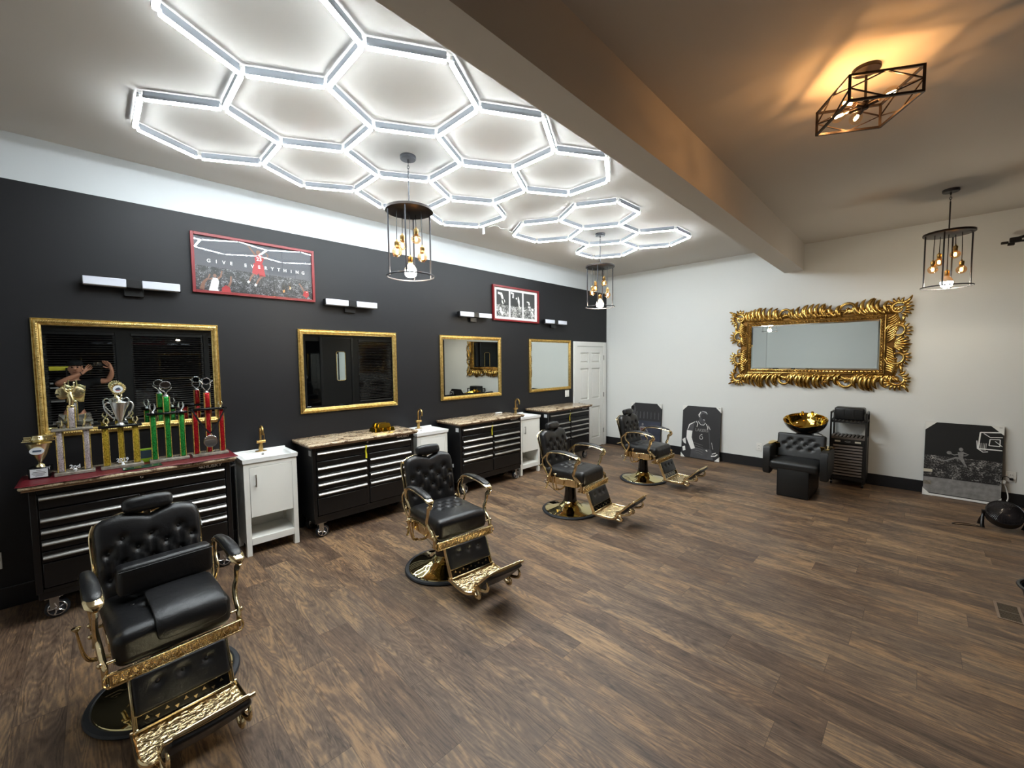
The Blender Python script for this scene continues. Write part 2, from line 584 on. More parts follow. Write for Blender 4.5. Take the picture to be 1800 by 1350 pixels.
    def rbox(s, c, size, r, k=3, mid=1, fn=None, rot=None):
        """rounded box with optional vertex function fn(local Vector)->Vector"""
        h = [a / 2 for a in size]

        def axis(hh):
            rr = min(r, hh * 0.999)
            a = [-hh + rr * (1 - cos(pi / 2 * i / k)) * 1.0 for i in range(k)]
            core = [-(hh - rr) + 2 * (hh - rr) * i / mid for i in range(mid + 1)]
            b = [-x for x in a[::-1]]
            return a + core + b
        ax = [axis(x) for x in h]
        Mx = Matrix.Translation(c)
        if rot is not None:
            Mx = Mx @ rot.to_4x4()
        cache = {}

        def vert(i, j, l):
            key = (i, j, l)
            if key in cache:
                return cache[key]
            p = Vector((ax[0][i], ax[1][j], ax[2][l]))
            rr = [min(r, hh * 0.999) for hh in h]
            q = Vector([max(-(h[t] - rr[t]), min(h[t] - rr[t], p[t])) for t in range(3)])
            d = p - q
            if d.length > 1e-9:
                dd = Vector([d[t] / rr[t] for t in range(3)])
                dd.normalize()
                p = q + Vector([dd[t] * rr[t] for t in range(3)])
            if fn:
                p = fn(p)
            cache[key] = s.v(Mx @ p)
            return cache[key]
        nx, ny, nz = [len(a) - 1 for a in ax]
        for i in range(nx):
            for j in range(ny):
                s.face([vert(i, j, 0), vert(i, j + 1, 0), vert(i + 1, j + 1, 0), vert(i + 1, j, 0)])
                s.face([vert(i, j, nz), vert(i + 1, j, nz), vert(i + 1, j + 1, nz), vert(i, j + 1, nz)])
        for i in range(nx):
            for l in range(nz):
                s.face([vert(i, 0, l), vert(i + 1, 0, l), vert(i + 1, 0, l + 1), vert(i, 0, l + 1)])
                s.face([vert(i, ny, l), vert(i, ny, l + 1), vert(i + 1, ny, l + 1), vert(i + 1, ny, l)])
        for j in range(ny):
            for l in range(nz):
                s.face([vert(0, j, l), vert(0, j, l + 1), vert(0, j + 1, l + 1), vert(0, j + 1, l)])
                s.face([vert(nx, j, l), vert(nx, j + 1, l), vert(nx, j + 1, l + 1), vert(nx, j, l + 1)])
        return s

    def prism(s, pts, y0, y1, plane='XZ'):
        """extrude a 2D outline between y0 and y1 (plane XZ), or x (plane YZ) or z (plane XY)"""
        def P(p, d):
            if plane == 'XZ':
                return (p[0], d, p[1])
            if plane == 'YZ':
                return (d, p[0], p[1])
            return (p[0], p[1], d)
        a = s.ring([P(p, y0) for p in pts])
        b = s.ring([P(p, y1) for p in pts])
        s.bridge(a, b)
        s.face(a[::-1]); s.face(b)
        return s

    def flat(s, pts, y, plane='XZ', th=0.0006):
        return s.prism(pts, y, y - th, plane)

    def ribbon(s, pts, wid, y, th=0.0006):
        """flat 2D limb of varying width in the XZ plane at depth y"""
        L, R = [], []
        for i, p in enumerate(pts):
            a = pts[max(i - 1, 0)]; b = pts[min(i + 1, len(pts) - 1)]
            dx, dz = b[0] - a[0], b[1] - a[1]
            l = sqrt(dx * dx + dz * dz) or 1
            wv = wid[i] if isinstance(wid, list) else wid
            L.append((p[0] - dz / l * wv / 2, p[1] + dx / l * wv / 2))
            R.append((p[0] + dz / l * wv / 2, p[1] - dx / l * wv / 2))
        for i in range(len(pts) - 1):
            s.flat([L[i], L[i + 1], R[i + 1], R[i]], y, th=th)
        return s

    def disc(s, c, rx, rz, y, n=18, th=0.0006):
        return s.flat([(c[0] + rx * cos(2 * pi * i / n), c[1] + rz * sin(2 * pi * i / n)) for i in range(n)], y, th=th)

    def text(s, txt, size, c, y, right=True, sx=1.0, th=0.0008, spacing=1.0, shear=0.0):
        """text in the XZ plane, centred at c, facing -y"""
        cu = bpy.data.curves.new('t', 'FONT')
        cu.body = txt; cu.size = size; cu.align_x = 'CENTER'; cu.align_y = 'CENTER'
        cu.extrude = th / 2; cu.space_character = spacing; cu.shear = shear; cu.offset = size * 0.018
        ob = bpy.data.objects.new('t', cu)
        COL.objects.link(ob)
        dg = bpy.context.evaluated_depsgraph_get()
        me = bpy.data.meshes.new_from_object(ob.evaluated_get(dg))
        bpy.data.objects.remove(ob)
        bpy.data.curves.remove(cu)
        vs = [s.v((c[0] + v.co.x * sx, y - th / 2 - v.co.z, c[1] + v.co.y)) for v in me.vertices]
        for p in me.polygons:
            s.face([vs[i] for i in p.vertices])
        bpy.data.meshes.remove(me)
        return s

    def build(s, name, mats, parent=None, ang=38, loc=None, rotz=None):
        me = bpy.data.meshes.new(name)
        bmesh.ops.recalc_face_normals(s.bm, faces=s.bm.faces[:])
        s.bm.to_mesh(me)
        s.bm.free()
        me.set_sharp_from_angle(angle=radians(ang))
        o = bpy.data.objects.new(name, me)
        if not isinstance(mats, (list, tuple)):
            mats = [mats]
        for m in mats:
            me.materials.append(M[m] if isinstance(m, str) else m)
        COL.objects.link(o)
        if parent is not None:
            o.parent = parent
        if loc is not None:
            o.location = loc
        if rotz is not None:
            o.rotation_euler = (0, 0, rotz)
        return o


def tag(o, label, cat, group=None, kind=None):
    o['label'] = label
    o['category'] = cat
    if group:
        o['group'] = group
    if kind:
        o['kind'] = kind
    return o


def thing(name, label, cat, loc=(0, 0, 0), rotz=0.0, group=None, rot=None):
    o = bpy.data.objects.new(name, None)
    o.empty_display_size = 0.1
    COL.objects.link(o)
    o.location = loc
    o.rotation_euler = rot if rot is not None else (0, 0, rotz)
    return tag(o, label, cat, group)


def struct(o):
    o['kind'] = 'structure'
    return o


def dup(root, loc=None, rotz=None, label=None):
    def cp(o, parent):
        c = o.copy()
        COL.objects.link(c)
        if parent is not None:
            c.parent = parent
        for ch in KIDS.get(o.name, []):
            cp(ch, c)
        return c
    KIDS = {}
    for o in bpy.data.objects:
        if o.parent is not None:
            KIDS.setdefault(o.parent.name, []).append(o)
    c = cp(root, None)
    if loc is not None:
        c.location = loc
    if rotz is not None:
        c.rotation_euler = (0, 0, rotz)
    if label:
        c['label'] = label
    return c


# ================================================================== THE ROOM
T_ = 0.14
struct(MB().bb(XR - T_, XB + T_, YF - T_, YW + T_, -0.12, 0.0).build('floor', 'floor'))
struct(MB().bb(XR - T_, XB + T_, YF - T_, YW + T_, ZC, ZC + 0.12).build('ceiling', 'ceiling'))
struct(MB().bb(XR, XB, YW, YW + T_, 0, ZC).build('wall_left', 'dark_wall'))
struct(MB().bb(XB, XB + T_, YF - T_, YW + T_, 0, ZC).build('wall_back', 'white_wall'))
struct(MB().bb(XR - T_, XR, YF - T_, YW + T_, 0, ZC).build('wall_rear', 'white_wall'))
# closet return in the rear corner, seen only in the ornate mirror
struct(MB().bb(XR, XR + 0.12, 3.96, YW, 0, ZC).build('wall_rear_closet', 'white_wall'))

# dropped beam, a hair out of square with the walls
m = MB()
ya0, ya1, yb0, yb1 = 1.375, 1.529, 1.20, 1.286     # left face and right face at x=0 and x=XB


def ylerp(a, b, x):
    return a + (b - a) * x / XB


P = [(XR, ylerp(yb0, yb1, XR)), (XB, yb1), (XB, ya1), (XR, ylerp(ya0, ya1, XR))]
m.prism(P, 2.965, ZC, 'XY')
struct(m.build('trim_1', 'ceiling'))['label'] = 'painted dropped ceiling beam'

# baseboards
struct(MB().bb(XB - 0.014, XB, YF, YW, 0, 0.15, 0.003).build('baseboard_back', 'black_trim'))
struct(MB().bb(XR + 0.12, 6.155, YW - 0.014, YW, 0, 0.15, 0.003).build('baseboard_left', 'black_trim'))
m = MB(); m.bb(7.228, XB - 0.014, YW - 0.014, YW, 0, 0.15)
struct(m.build('baseboard_corner', 'black_trim'))
struct(MB().bb(XR, XR + 0.014, YF, 3.96, 0, 0.15, 0.003).build('baseboard_rear', 'black_trim'))

# window wall behind the camera, black paint, with openings
m = MB()
wins = [(-2.0, -0.82), (-0.66, 0.30), (0.51, 1.68), (1.86, 3.02), (5.14, 6.98)]
ZW0, ZW1 = 0.60, 2.32
edges = [XR]
for a, b in wins:
    edges += [a, b]
edges.append(XB)
for i in range(0, len(edges), 2):
    m.bb(edges[i], edges[i + 1], YF - T_, YF, 0, ZC)
for a, b in wins:
    m.bb(a, b, YF - T_, YF, 0, ZW0)
    m.bb(a, b, YF - T_, YF, ZW1, ZC)
struct(m.build('wall_front', 'black_wall'))
for i, (a, b) in enumerate(wins):
    o = thing('window_%d' % (i + 1), 'black framed night window behind a black blind', 'window')
    del o['category']; del o['label']
    struct(o)
    MB().bb(a, b, YF - 0.10, YF - 0.09, ZW0, ZW1).build('window_pane', 'night_glass', o)
    m = MB()
    for x0, x1 in ((a, a + 0.04), (b - 0.04, b)):
        m.bb(x0, x1, YF - 0.088, YF - 0.05, ZW0, ZW1)
    m.bb(a + 0.04, b - 0.04, YF - 0.088, YF - 0.05, ZW0, ZW0 + 0.04)
    m.bb(a + 0.04, b - 0.04, YF - 0.088, YF - 0.05, ZW1 - 0.04, ZW1)
    m.build('window_frame', 'black_trim', o)
    t = thing('window_blind', ['black slatted blind at the far rear corner', 'black slatted blind behind the photographer',
                               'black slatted blind seen in the right half of the trophy mirror',
                               'black slatted blind between the trophy mirror window and the black door',
                               'wide black slatted blind beside the black door'][i], 'window blind', (0, 0, 0))
    m = MB(); m.bb(a + 0.01, b - 0.01, YF - 0.045, YF + 0.01, ZW1 - 0.055, ZW1 - 0.002, 0.004); m.build('headrail', 'black_trim', t)
    m = MB()
    z = ZW1 - 0.09
    R_ = Matrix.Rotation(radians(-9), 3, 'X')
    while z > ZW0 + 0.06:
        m.box(((a + b) / 2, YF - 0.018, z), (b - a - 0.04, 0.048, 0.003), rot=R_)
        z -= 0.044
    m.build('slats', 'blind', t)
    m = MB(); m.bb(a + 0.015, b - 0.015, YF - 0.04, YF + 0.004, ZW0 + 0.012, ZW0 + 0.035, 0.003); m.build('bottom_rail', 'blind', t)

# black street door with its small mirror, on the window wall
d = thing('door_2', 'x', 'door'); del d['category']; del d['label']; struct(d)
MB().bb(3.70, 4.10, YF, YF + 0.03, 0.3, 2.25, 0.004).build('sidelight_panel', 'night_glass', d)
MB().bb(4.16, 4.92, YF, YF + 0.035, 0.0, 2.32, 0.004).build('door_slab', 'black_wall', d)
m = MB()
for x0, x1 in ((4.10, 4.16), (4.92, 4.98)):
    m.bb(x0, x1, YF, YF + 0.05, 0, 2.38, 0.004)
m.bb(4.16, 4.92, YF, YF + 0.05, 2.32, 2.38, 0.004)
m.build('door_casing', 'black_trim', d)

t = thing('small_mirror', 'small gold rimmed upright mirror hanging on the black door', 'mirror', (4.635, YF + 0.035, 1.60), pi)
def rrect(hw, hh, r, n=6):
    o_ = []
    for cx_, cz_, a0 in ((hw - r, hh - r, 0), (-hw + r, hh - r, pi / 2), (-hw + r, -hh + r, pi), (hw - r, -hh + r, 3 * pi / 2)):
        for i in range(n + 1):
            o_.append((cx_ + r * cos(a0 + pi / 2 * i / n), cz_ + r * sin(a0 + pi / 2 * i / n)))
    return o_


m = MB(); m.sweep([(a, -0.014, b) for a, b in rrect(0.118, 0.385, 0.05)], 0.009, 8, closed=True, up=(0, 1, 0)); m.build('frame', 'mirror_gold', t)
m = MB(); m.prism(rrect(0.116, 0.383, 0.05), -0.014, -0.001); m.build('mirror_glass', 'mirror', t, ang=1)

# white six panel door, far corner of the dark wall (local frame: x right, -y to the room)
d = thing('door_1', 'x', 'door', (0, YW, 0)); del d['category']; del d['label']; struct(d)
m = MB()
m.bb(6.155, 6.250, -0.032, 0, 0, 2.045, 0.004)
m.bb(7.128, 7.226, -0.032, 0, 0, 2.045, 0.004)
m.bb(6.250, 7.128, -0.032, 0, 1.957, 2.045, 0.004)
m.build('door_casing', 'white_trim', d)
m = MB()
pan = [(6.352, 6.62, 1.645, 1.842), (6.722, 7.005, 1.645, 1.842), (6.352, 6.62, 0.952, 1.545), (6.722, 7.005, 0.952, 1.545),
       (6.352, 6.62, 0.180, 0.804), (6.722, 7.005, 0.180, 0.804)]
xs = [6.252, 6.352, 6.62, 6.722, 7.005, 7.126]
# stiles and rails
for a, b in ((6.252, 6.352), (6.62, 6.722), (7.005, 7.126)):
    m.bb(a, b, -0.027, -0.002, 0.012, 1.953)
for a, b in ((6.352, 6.62), (6.722, 7.005)):
    for z0, z1 in ((0.012, 0.18), (0.804, 0.952), (1.545, 1.645), (1.842, 1.953)):
        m.bb(a, b, -0.027, -0.002, z0, z1)
for a, b, z0, z1 in pan:
    m.bb(a, b, -0.004, -0.002, z0, z1)
    # sloping raised field
    o1 = 0.014; o2 = 0.036
    A = m.ring([(a + o1, -0.004, z0 + o1), (b - o1, -0.004, z0 + o1), (b - o1, -0.004, z1 - o1), (a + o1, -0.004, z1 - o1)])
    B = m.ring([(a + o2, -0.021, z0 + o2), (b - o2, -0.021, z0 + o2), (b - o2, -0.021, z1 - o2), (a + o2, -0.021, z1 - o2)])
    m.bridge(A, B); m.face(B)
m.build('door_slab', 'white_trim', d, ang=20)
m = MB()
m.lathe((6.31, -0.027, 0.89), [(0.03, 0), (0.028, -0.008), (0.012, -0.012), (0.011, -0.045)], 16, 'Y')
m.sweep([(6.31, -0.062, 0.89), (6.36, -0.064, 0.897), (6.41, -0.06, 0.885), (6.445, -0.06, 0.893)], [0.010, 0.009, 0.007, 0.006], smooth=5)
m.build('lever_handle', 'steel', d)
for z in (1.745, 1.015, 0.30):
    m = MB(); m.cyl((7.129, -0.037, z - 0.045), (7.129, -0.037, z + 0.045), 0.007); m.bb(7.117, 7.141, -0.036, -0.03, z - 0.045, z + 0.045)
    m.build('hinge', 'steel', d)

# light switch and sockets
def outlet(name, label, cat, loc, rotz, sw=False, wd=0.075):
    t = thing(name, label, cat, loc, rotz)
    MB().box((0, -0.004, 0), (wd, 0.008, 0.12), 0.003).build('cover_plate', 'white_plastic', t)
    if sw:
        for k in (-0.024, 0.024):
            m = MB(); m.box((k, -0.011, 0), (0.03, 0.007, 0.06), 0.002); m.build('rocker', 'white_plastic', t)
    else:
        for k in (-0.022, 0.022):
            m = MB(); m.box((0, -0.0095, k), (0.033, 0.004, 0.028), 0.0015)
            m.build('socket_face', 'white_plastic', t)
            m2 = MB(); m2.box((-0.006, -0.0122, k), (0.003, 0.002, 0.01)); m2.box((0.006, -0.0122, k), (0.003, 0.002, 0.01))
            m2.build('slots', 'black_plastic', t)
    return t


outlet('light_switch', 'white double light switch on the dark wall beside the white door', 'light switch', (5.976, YW, 1.105), 0, True, 0.116)
outlet('wall_socket', 'white socket on the dark wall left of the trophy tool cabinet', 'socket', (-0.565, YW, 0.348), 0)
outlet('wall_socket', 'white socket on the back wall left of the shampoo chair', 'socket', (XB, 1.80, 0.32), -pi / 2)
outlet('wall_socket', 'white socket on the back wall right of the big dunk canvas', 'socket', (XB, -0.735, 0.335), -pi / 2)


# ================================================================== HEXAGON LIGHTS
def hex_light(name, label, cells, R_, z, ang, group=None, origin=(0, 0)):
    """cells: hexagon centres; ang: angle of first vertex"""
    t = thing(name, label, 'ceiling light', (origin[0], origin[1], z))
    E_, V_ = {}, {}
    key = lambda p: (round(p[0] / 0.05), round(p[1] / 0.05))

    def vkey(p):
        for k, q in V_.items():
            if (q[0] - p[0]) ** 2 + (q[1] - p[1]) ** 2 < 0.01:
                return k
        V_[len(V_)] = p
        return len(V_) - 1
    for cx, cy in cells:
        ids = [vkey((cx + R_ * cos(ang + i * pi / 3), cy + R_ * sin(ang + i * pi / 3))) for i in range(6)]
        for i in range(6):
            E_[tuple(sorted((ids[i], ids[(i + 1) % 6])))] = True
    hz = ZC - z
    deg = {}
    for a, b in sorted(E_):
        p, q = Vector(V_[a]), Vector(V_[b])
        d_ = (q - p).normalized()
        p2, q2 = p + d_ * 0.022, q - d_ * 0.022
        c = (p2 + q2) / 2
        L_ = (q2 - p2).length
        rot = Matrix.Rotation(atan2(d_.y, d_.x), 3, 'Z')
        c3 = (c.x - origin[0], c.y - origin[1])
        m = MB()
        # diffuser: rounded U under the housing
        prof = [(-0.0118, 0.004), (-0.0124, -0.0125), (-0.0105, -0.0165), (-0.005, -0.019), (0, -0.0195), (0.005, -0.019), (0.0105, -0.0165), (0.0124, -0.0125), (0.0118, 0.004)]
        Mx = Matrix.Translation((c3[0], c3[1], 0)) @ rot.to_4x4()
        A = m.ring([Mx @ Vector((-L_ / 2, u, v_)) for u, v_ in prof])
        B = m.ring([Mx @ Vector((L_ / 2, u, v_)) for u, v_ in prof])
        m.bridge(A, B); m.face(A[::-1]); m.face(B)
        tb = m.build('light_tube', 'tube', t)
        m = MB()
        m.box((c3[0], c3[1], 0.0045 + (hz - 0.0045) / 2), (L_ + 0.004, 0.021, hz - 0.0045), 0.002, rot=rot)
        for sd in (-1, 1):
            o3 = rot @ Vector((0, sd * 0.0138, 0))
            m.box((c3[0] + o3.x, c3[1] + o3.y, 0.0004), (L_ + 0.004, 0.0018, 0.0202), rot=rot)
        m.build('housing', 'tube_housing', tb)
        for k, dd in ((a, d_), (b, -d_)):
            deg.setdefault(k, []).append(dd)
    for k, ds in deg.items():
        m = MB()
        p = V_[k]
        px, py = p[0] - origin[0], p[1] - origin[1]
        m.cyl((px, py, -0.006), (px, py, 0.014), 0.012, n=10)
        for dd in ds:
            rot = Matrix.Rotation(atan2(dd.y, dd.x), 3, 'Z')
            m.box((px + dd.x * 0.014, py + dd.y * 0.014, 0.004), (0.026, 0.017, 0.018), 0.002, rot=rot)
        m.build('corner_connector', 'white_plastic', t)
    return t


K = 1.0194
cx0, cy0, sx_, sy_ = 0.63 * K, 2.222 * K, 0.742 * K, 0.6435 * K
cells = [(cx0 + i * sx_, cy0) for i in range(4)]
cells += [(cx0 + (i + 0.5) * sx_, cy0 + sy_) for i in range(3)]
cells += [(cx0 + i * sx_, cy0 + 2 * sy_) for i in range(4)]
hex_light('hexagon_ceiling_light', 'large glowing honeycomb of eleven white hexagons on the near ceiling', cells, 0.4285 * K, ZC - 0.035, pi / 2)
c2x, c2y = 4.59 * K, 2.93 * K
rr = 0.428 * K * sqrt(3)
cells = [(c2x, c2y)] + [(c2x + rr * cos(a), c2y + rr * sin(a)) for a in (radians(29), radians(-31), radians(149), radians(209))]
hex_light('hexagon_ceiling_light', 'small glowing honeycomb of five white hexagons near the back wall', cells, 0.428 * K, ZC - 0.035, radians(-1))

# lead between the two light groups
m = MB()
m.sweep([(3.385, 3.745, 3.30), (3.44, 3.72, 3.322), (3.50, 3.70, 3.328), (3.58, 3.73, 3.322), (3.66, 3.70, 3.328), (3.72, 3.73, 3.32), (3.80, 3.70, 3.305)], 0.003, 6, smooth=5)
tag(m.build('light_cable', 'white_plastic'), 'thin white lead running along the ceiling between the two honeycomb lights', 'cable')
m = MB(); m.box((3.36, 3.80, 3.265), (0.003, 0.035, 0.075)); m.box((3.36, 3.80, 3.308), (0.001, 0.012, 0.05))
tag(m.build('paper_tag', 'label_white'), 'small white tag hanging from the near honeycomb light', 'tag')


# ================================================================== PENDANT LAMPS
def edison(parent, x, y, ztop, zb, mat='amber_glass', fil='filament'):
    """cord from disc down to a bulb whose centre is at zb"""
    b = MB().sphere((x, y, zb), 0.039, 20, 14, (1, 1, 1.0))
    bulb = b.build('bulb', mat, parent)
    m = MB()
    for k in range(4):
        a = k * pi / 2 + 0.4
        m.sweep([(x + 0.006 * cos(a), y + 0.006 * sin(a), zb + 0.018), (x + 0.010 * cos(a), y + 0.010 * sin(a), zb), (x + 0.006 * cos(a), y + 0.006 * sin(a), zb - 0.018)], 0.003, 5, smooth=3)
    m.build('filament', fil, bulb)
    m = MB()
    m.lathe((x, y, zb + 0.032), [(0.016, 0), (0.018, 0.006), (0.0165, 0.010), (0.018, 0.014), (0.0165, 0.018), (0.0185, 0.024), (0.0185, 0.046), (0.008, 0.052), (0.005, 0.064)], 16)
    m.build('socket', 'brass', bulb)
    return bulb


def pendant(label, x, y, rz):
    t = thing('pendant_lamp', label, 'pendant lamp', (x, y, ZC), rz, 'black drum pendant lamps with hanging bulbs')
    zd, zr = 2.915 - ZC, 2.397 - ZC
    MB().lathe((0, 0, -0.026), [(0.058, 0), (0.062, 0.006), (0.062, 0.026)], 28).build('canopy', 'charcoal_metal', t)
    m = MB()
    m.cyl((0, 0, -0.05), (0, 0, -0.026), 0.007, n=8)
    for k in range(3):
        z = -0.062 - k * 0.022
        ax = (1, 0) if k % 2 else (0, 1)
        m.sweep([(ax[0] * 0.008 * cos(a), ax[1] * 0.008 * cos(a), z + 0.014 * sin(a)) for a in [i * pi / 4 for i in range(8)]], 0.0025, 6, closed=True)
    m.build('chain', 'charcoal_metal', t)
    MB().cyl((0, 0, zd + 0.01), (0, 0, -0.115), 0.0055, n=10).build('rod', 'charcoal_metal', t)
    MB().lathe((0, 0, zd - 0.012), [(0.178, 0), (0.186, 0.003), (0.186, 0.021), (0.178, 0.024)], 48).build('top_disc', 'bronze_black', t)
    m = MB()
    m.sweep([(0.186 * cos(2 * pi * i / 48), 0.186 * sin(2 * pi * i / 48), zr) for i in range(48)], [(0.004, 0.006)] * 48, 8, closed=True, up=(0, 0, 1))
    m.build('bottom_ring', 'charcoal_metal', t)
    for a in (20, 80, 200, 260) if rz == 0 else (20, 80, 200, 260):
        a = radians(a)
        MB().cyl((0.172 * cos(a), 0.172 * sin(a), zr), (0.172 * cos(a), 0.172 * sin(a), zd - 0.01), 0.0062, n=8).build('strut', 'charcoal_metal', t)
    # bulbs: lateral and depth positions, bulb centre height
    spots = [(0.050, 0.062, 2.713), (-0.060, 0.060, 2.655), (-0.100, -0.055, 2.572), (0.095, -0.035, 2.545)]
    for (u, d_, zb) in spots:
        edison(t, u, d_, zd, zb - ZC)
        MB().sweep([(u * 0.95, d_ * 0.95, zd - 0.012), (u * 0.98, d_ * 1.02, (zd + zb - ZC) / 2 + 0.04), (u, d_, zb - ZC + 0.085)], 0.0032, 6, smooth=4).build('cord', 'black_plastic', t)
    zb = 2.425 - ZC
    b = MB().lathe((0, 0, zb - 0.036), [(0.002, 0), (0.024, 0.003), (0.040, 0.014), (0.046, 0.030), (0.046, 0.046), (0.043, 0.055)], 24).build('led_bulb', 'led', t)
    MB().lathe((0, 0, zb + 0.019), [(0.0465, 0), (0.046, 0.016), (0.034, 0.036), (0.020, 0.050), (0.018, 0.056)], 24).build('bulb_neck', 'bulb_neck', b)
    MB().lathe((0, 0, zb + 0.075), [(0.018, 0), (0.019, 0.006), (0.017, 0.010), (0.019, 0.014), (0.019, 0.05), (0.008, 0.056), (0.005, 0.066)], 16).build('socket', 'brass', b)
    MB().cyl((0, 0, zb + 0.14), (0, 0, zd - 0.012), 0.0032, n=6).build('cord', 'black_plastic', t)
    return t


pendant('black drum pendant between the two red pictures, nearest the camera', 1.826, 2.956, radians(-32))
pendant('black drum pendant hanging below the small honeycomb light near the white door', 4.69, 3.036, radians(-57))
pendant('black drum pendant hanging at the right above the ornate gold mirror', 5.974, -0.122, radians(-91))

# cage lamp
t = thing('cage_ceiling_lamp', 'bronze diamond shaped cage lamp with glowing amber bulbs, flush on the right ceiling', 'ceiling lamp', (3.14, 0.29, ZC))
z1, z0 = 3.212 - ZC, 3.083 - ZC
Cc = dict(A=(2.911, 0.335), B=(3.082, 0.053), C=(3.205, 0.522), D=(3.370, 0.240))
Cc = {k: (v[0] - 3.14, v[1] - 0.29) for k, v in Cc.items()}
order = ['A', 'B', 'D', 'C']
m = MB()
m.lathe((0, 0, -0.018), [(0.062, 0), (0.066, 0.005), (0.066, 0.018)], 32)
m.build('canopy', 'bronze_black', t)
m = MB()
m.cyl((0, 0, -0.018), (0, 0, z0 + 0.045), 0.0065, n=10)
m.lathe((0, 0, z0 + 0.030), [(0.014, 0), (0.018, 0.004), (0.018, 0.040), (0.012, 0.046)], 16)
m.build('stem', 'bronze_black', t)


def bar(m, a, b, w_):
    a, b = Vector(a), Vector(b)
    d_ = b - a
    m.box((a + b) / 2, (w_, w_, d_.length), rot=d_.to_track_quat('Z', 'Y').to_matrix())


m = MB()
for i in range(4):
    a, b = Cc[order[i]], Cc[order[(i + 1) % 4]]
    bar(m, (*a, z1), (*b, z1), 0.012)
    bar(m, (*a, z0), (*b, z0), 0.012)
    bar(m, (*a, z0 - 0.005), (*a, z1 + 0.005), 0.013)
m.build('cage_frame', 'bronze_black', t)
m = MB()
for i in range(4):
    a, b = Vector((*Cc[order[i]], 0)), Vector((*Cc[order[(i + 1) % 4]], 0))
    zm = (z0 + z1) / 2
    c_ = (a + b) / 2
    A_, B_ = Vector((a.x, a.y, zm)), Vector((b.x, b.y, zm))
    T1, B1 = Vector((c_.x, c_.y, z1)), Vector((c_.x, c_.y, z0))
    for p, q in ((A_, T1), (T1, B_), (B_, B1), (B1, A_)):
        bar(m, p, q, 0.006)
m.build('diamond_bars', 'bronze_black', t)
# cross arms that hold the bulbs
for a in (radians(-116), radians(148), radians(24), radians(84)):
    ux, uy = cos(a), sin(a)
    zz_ = z0 + 0.050
    MB().cyl((ux * 0.012, uy * 0.012, zz_), (ux * 0.070, uy * 0.070, zz_ - 0.002), 0.0135, n=12).build('socket_arm', 'bronze_black', t)
    q = Vector((ux, uy, -0.04)).to_track_quat('Z', 'Y').to_matrix()
    b = MB().lathe((ux * 0.070, uy * 0.070, zz_ - 0.002), [(0.012, 0), (0.014, 0.012), (0.024, 0.028), (0.032, 0.048), (0.033, 0.060), (0.026, 0.078), (0.006, 0.090)], 20, rot=q).build('bulb', 'clear_glass', t)
    MB().cyl((ux * 0.100, uy * 0.100, zz_ - 0.003), (ux * 0.138, uy * 0.138, zz_ - 0.005), 0.007, n=8).build('filament', 'filament_hot', b)


# ================================================================== WALL LIGHTS, MIRRORS, PICTURES ON THE DARK WALL
def vanity_light(x, label):
    t = thing('wall_light', label, 'wall light', (x, YW, 2.35), 0, 'black bar lights with white shades')
    MB().box((0, -0.018, -0.035), (0.12, 0.036, 0.115), 0.004).build('wall_plate', 'black_metal', t)
    MB().box((0, -0.07, 0), (0.086, 0.07, 0.066), 0.003).build('centre_block', 'black_metal', t)
    for s_ in (-1, 1):
        sh = MB().box((s_ * 0.166, -0.075, 0), (0.240, 0.062, 0.062), 0.004).build('shade', 'opal', t)
        MB().box((s_ * 0.166, -0.040, 0), (0.246, 0.010, 0.068), 0.002).build('back_channel', 'black_metal', sh)
        MB().box((s_ * 0.289, -0.068, 0), (0.006, 0.066, 0.066), 0.002).build('end_cap', 'black_metal', sh)


vanity_light(0.25, 'unlit two shade bar light above the trophy mirror, left of the wide red picture')
vanity_light(2.02, 'unlit two shade bar light above the second gold framed mirror')
vanity_light(3.79, 'unlit two shade bar light above the third gold framed mirror')
vanity_light(5.56, 'unlit two shade bar light above the last gold framed mirror by the white door')


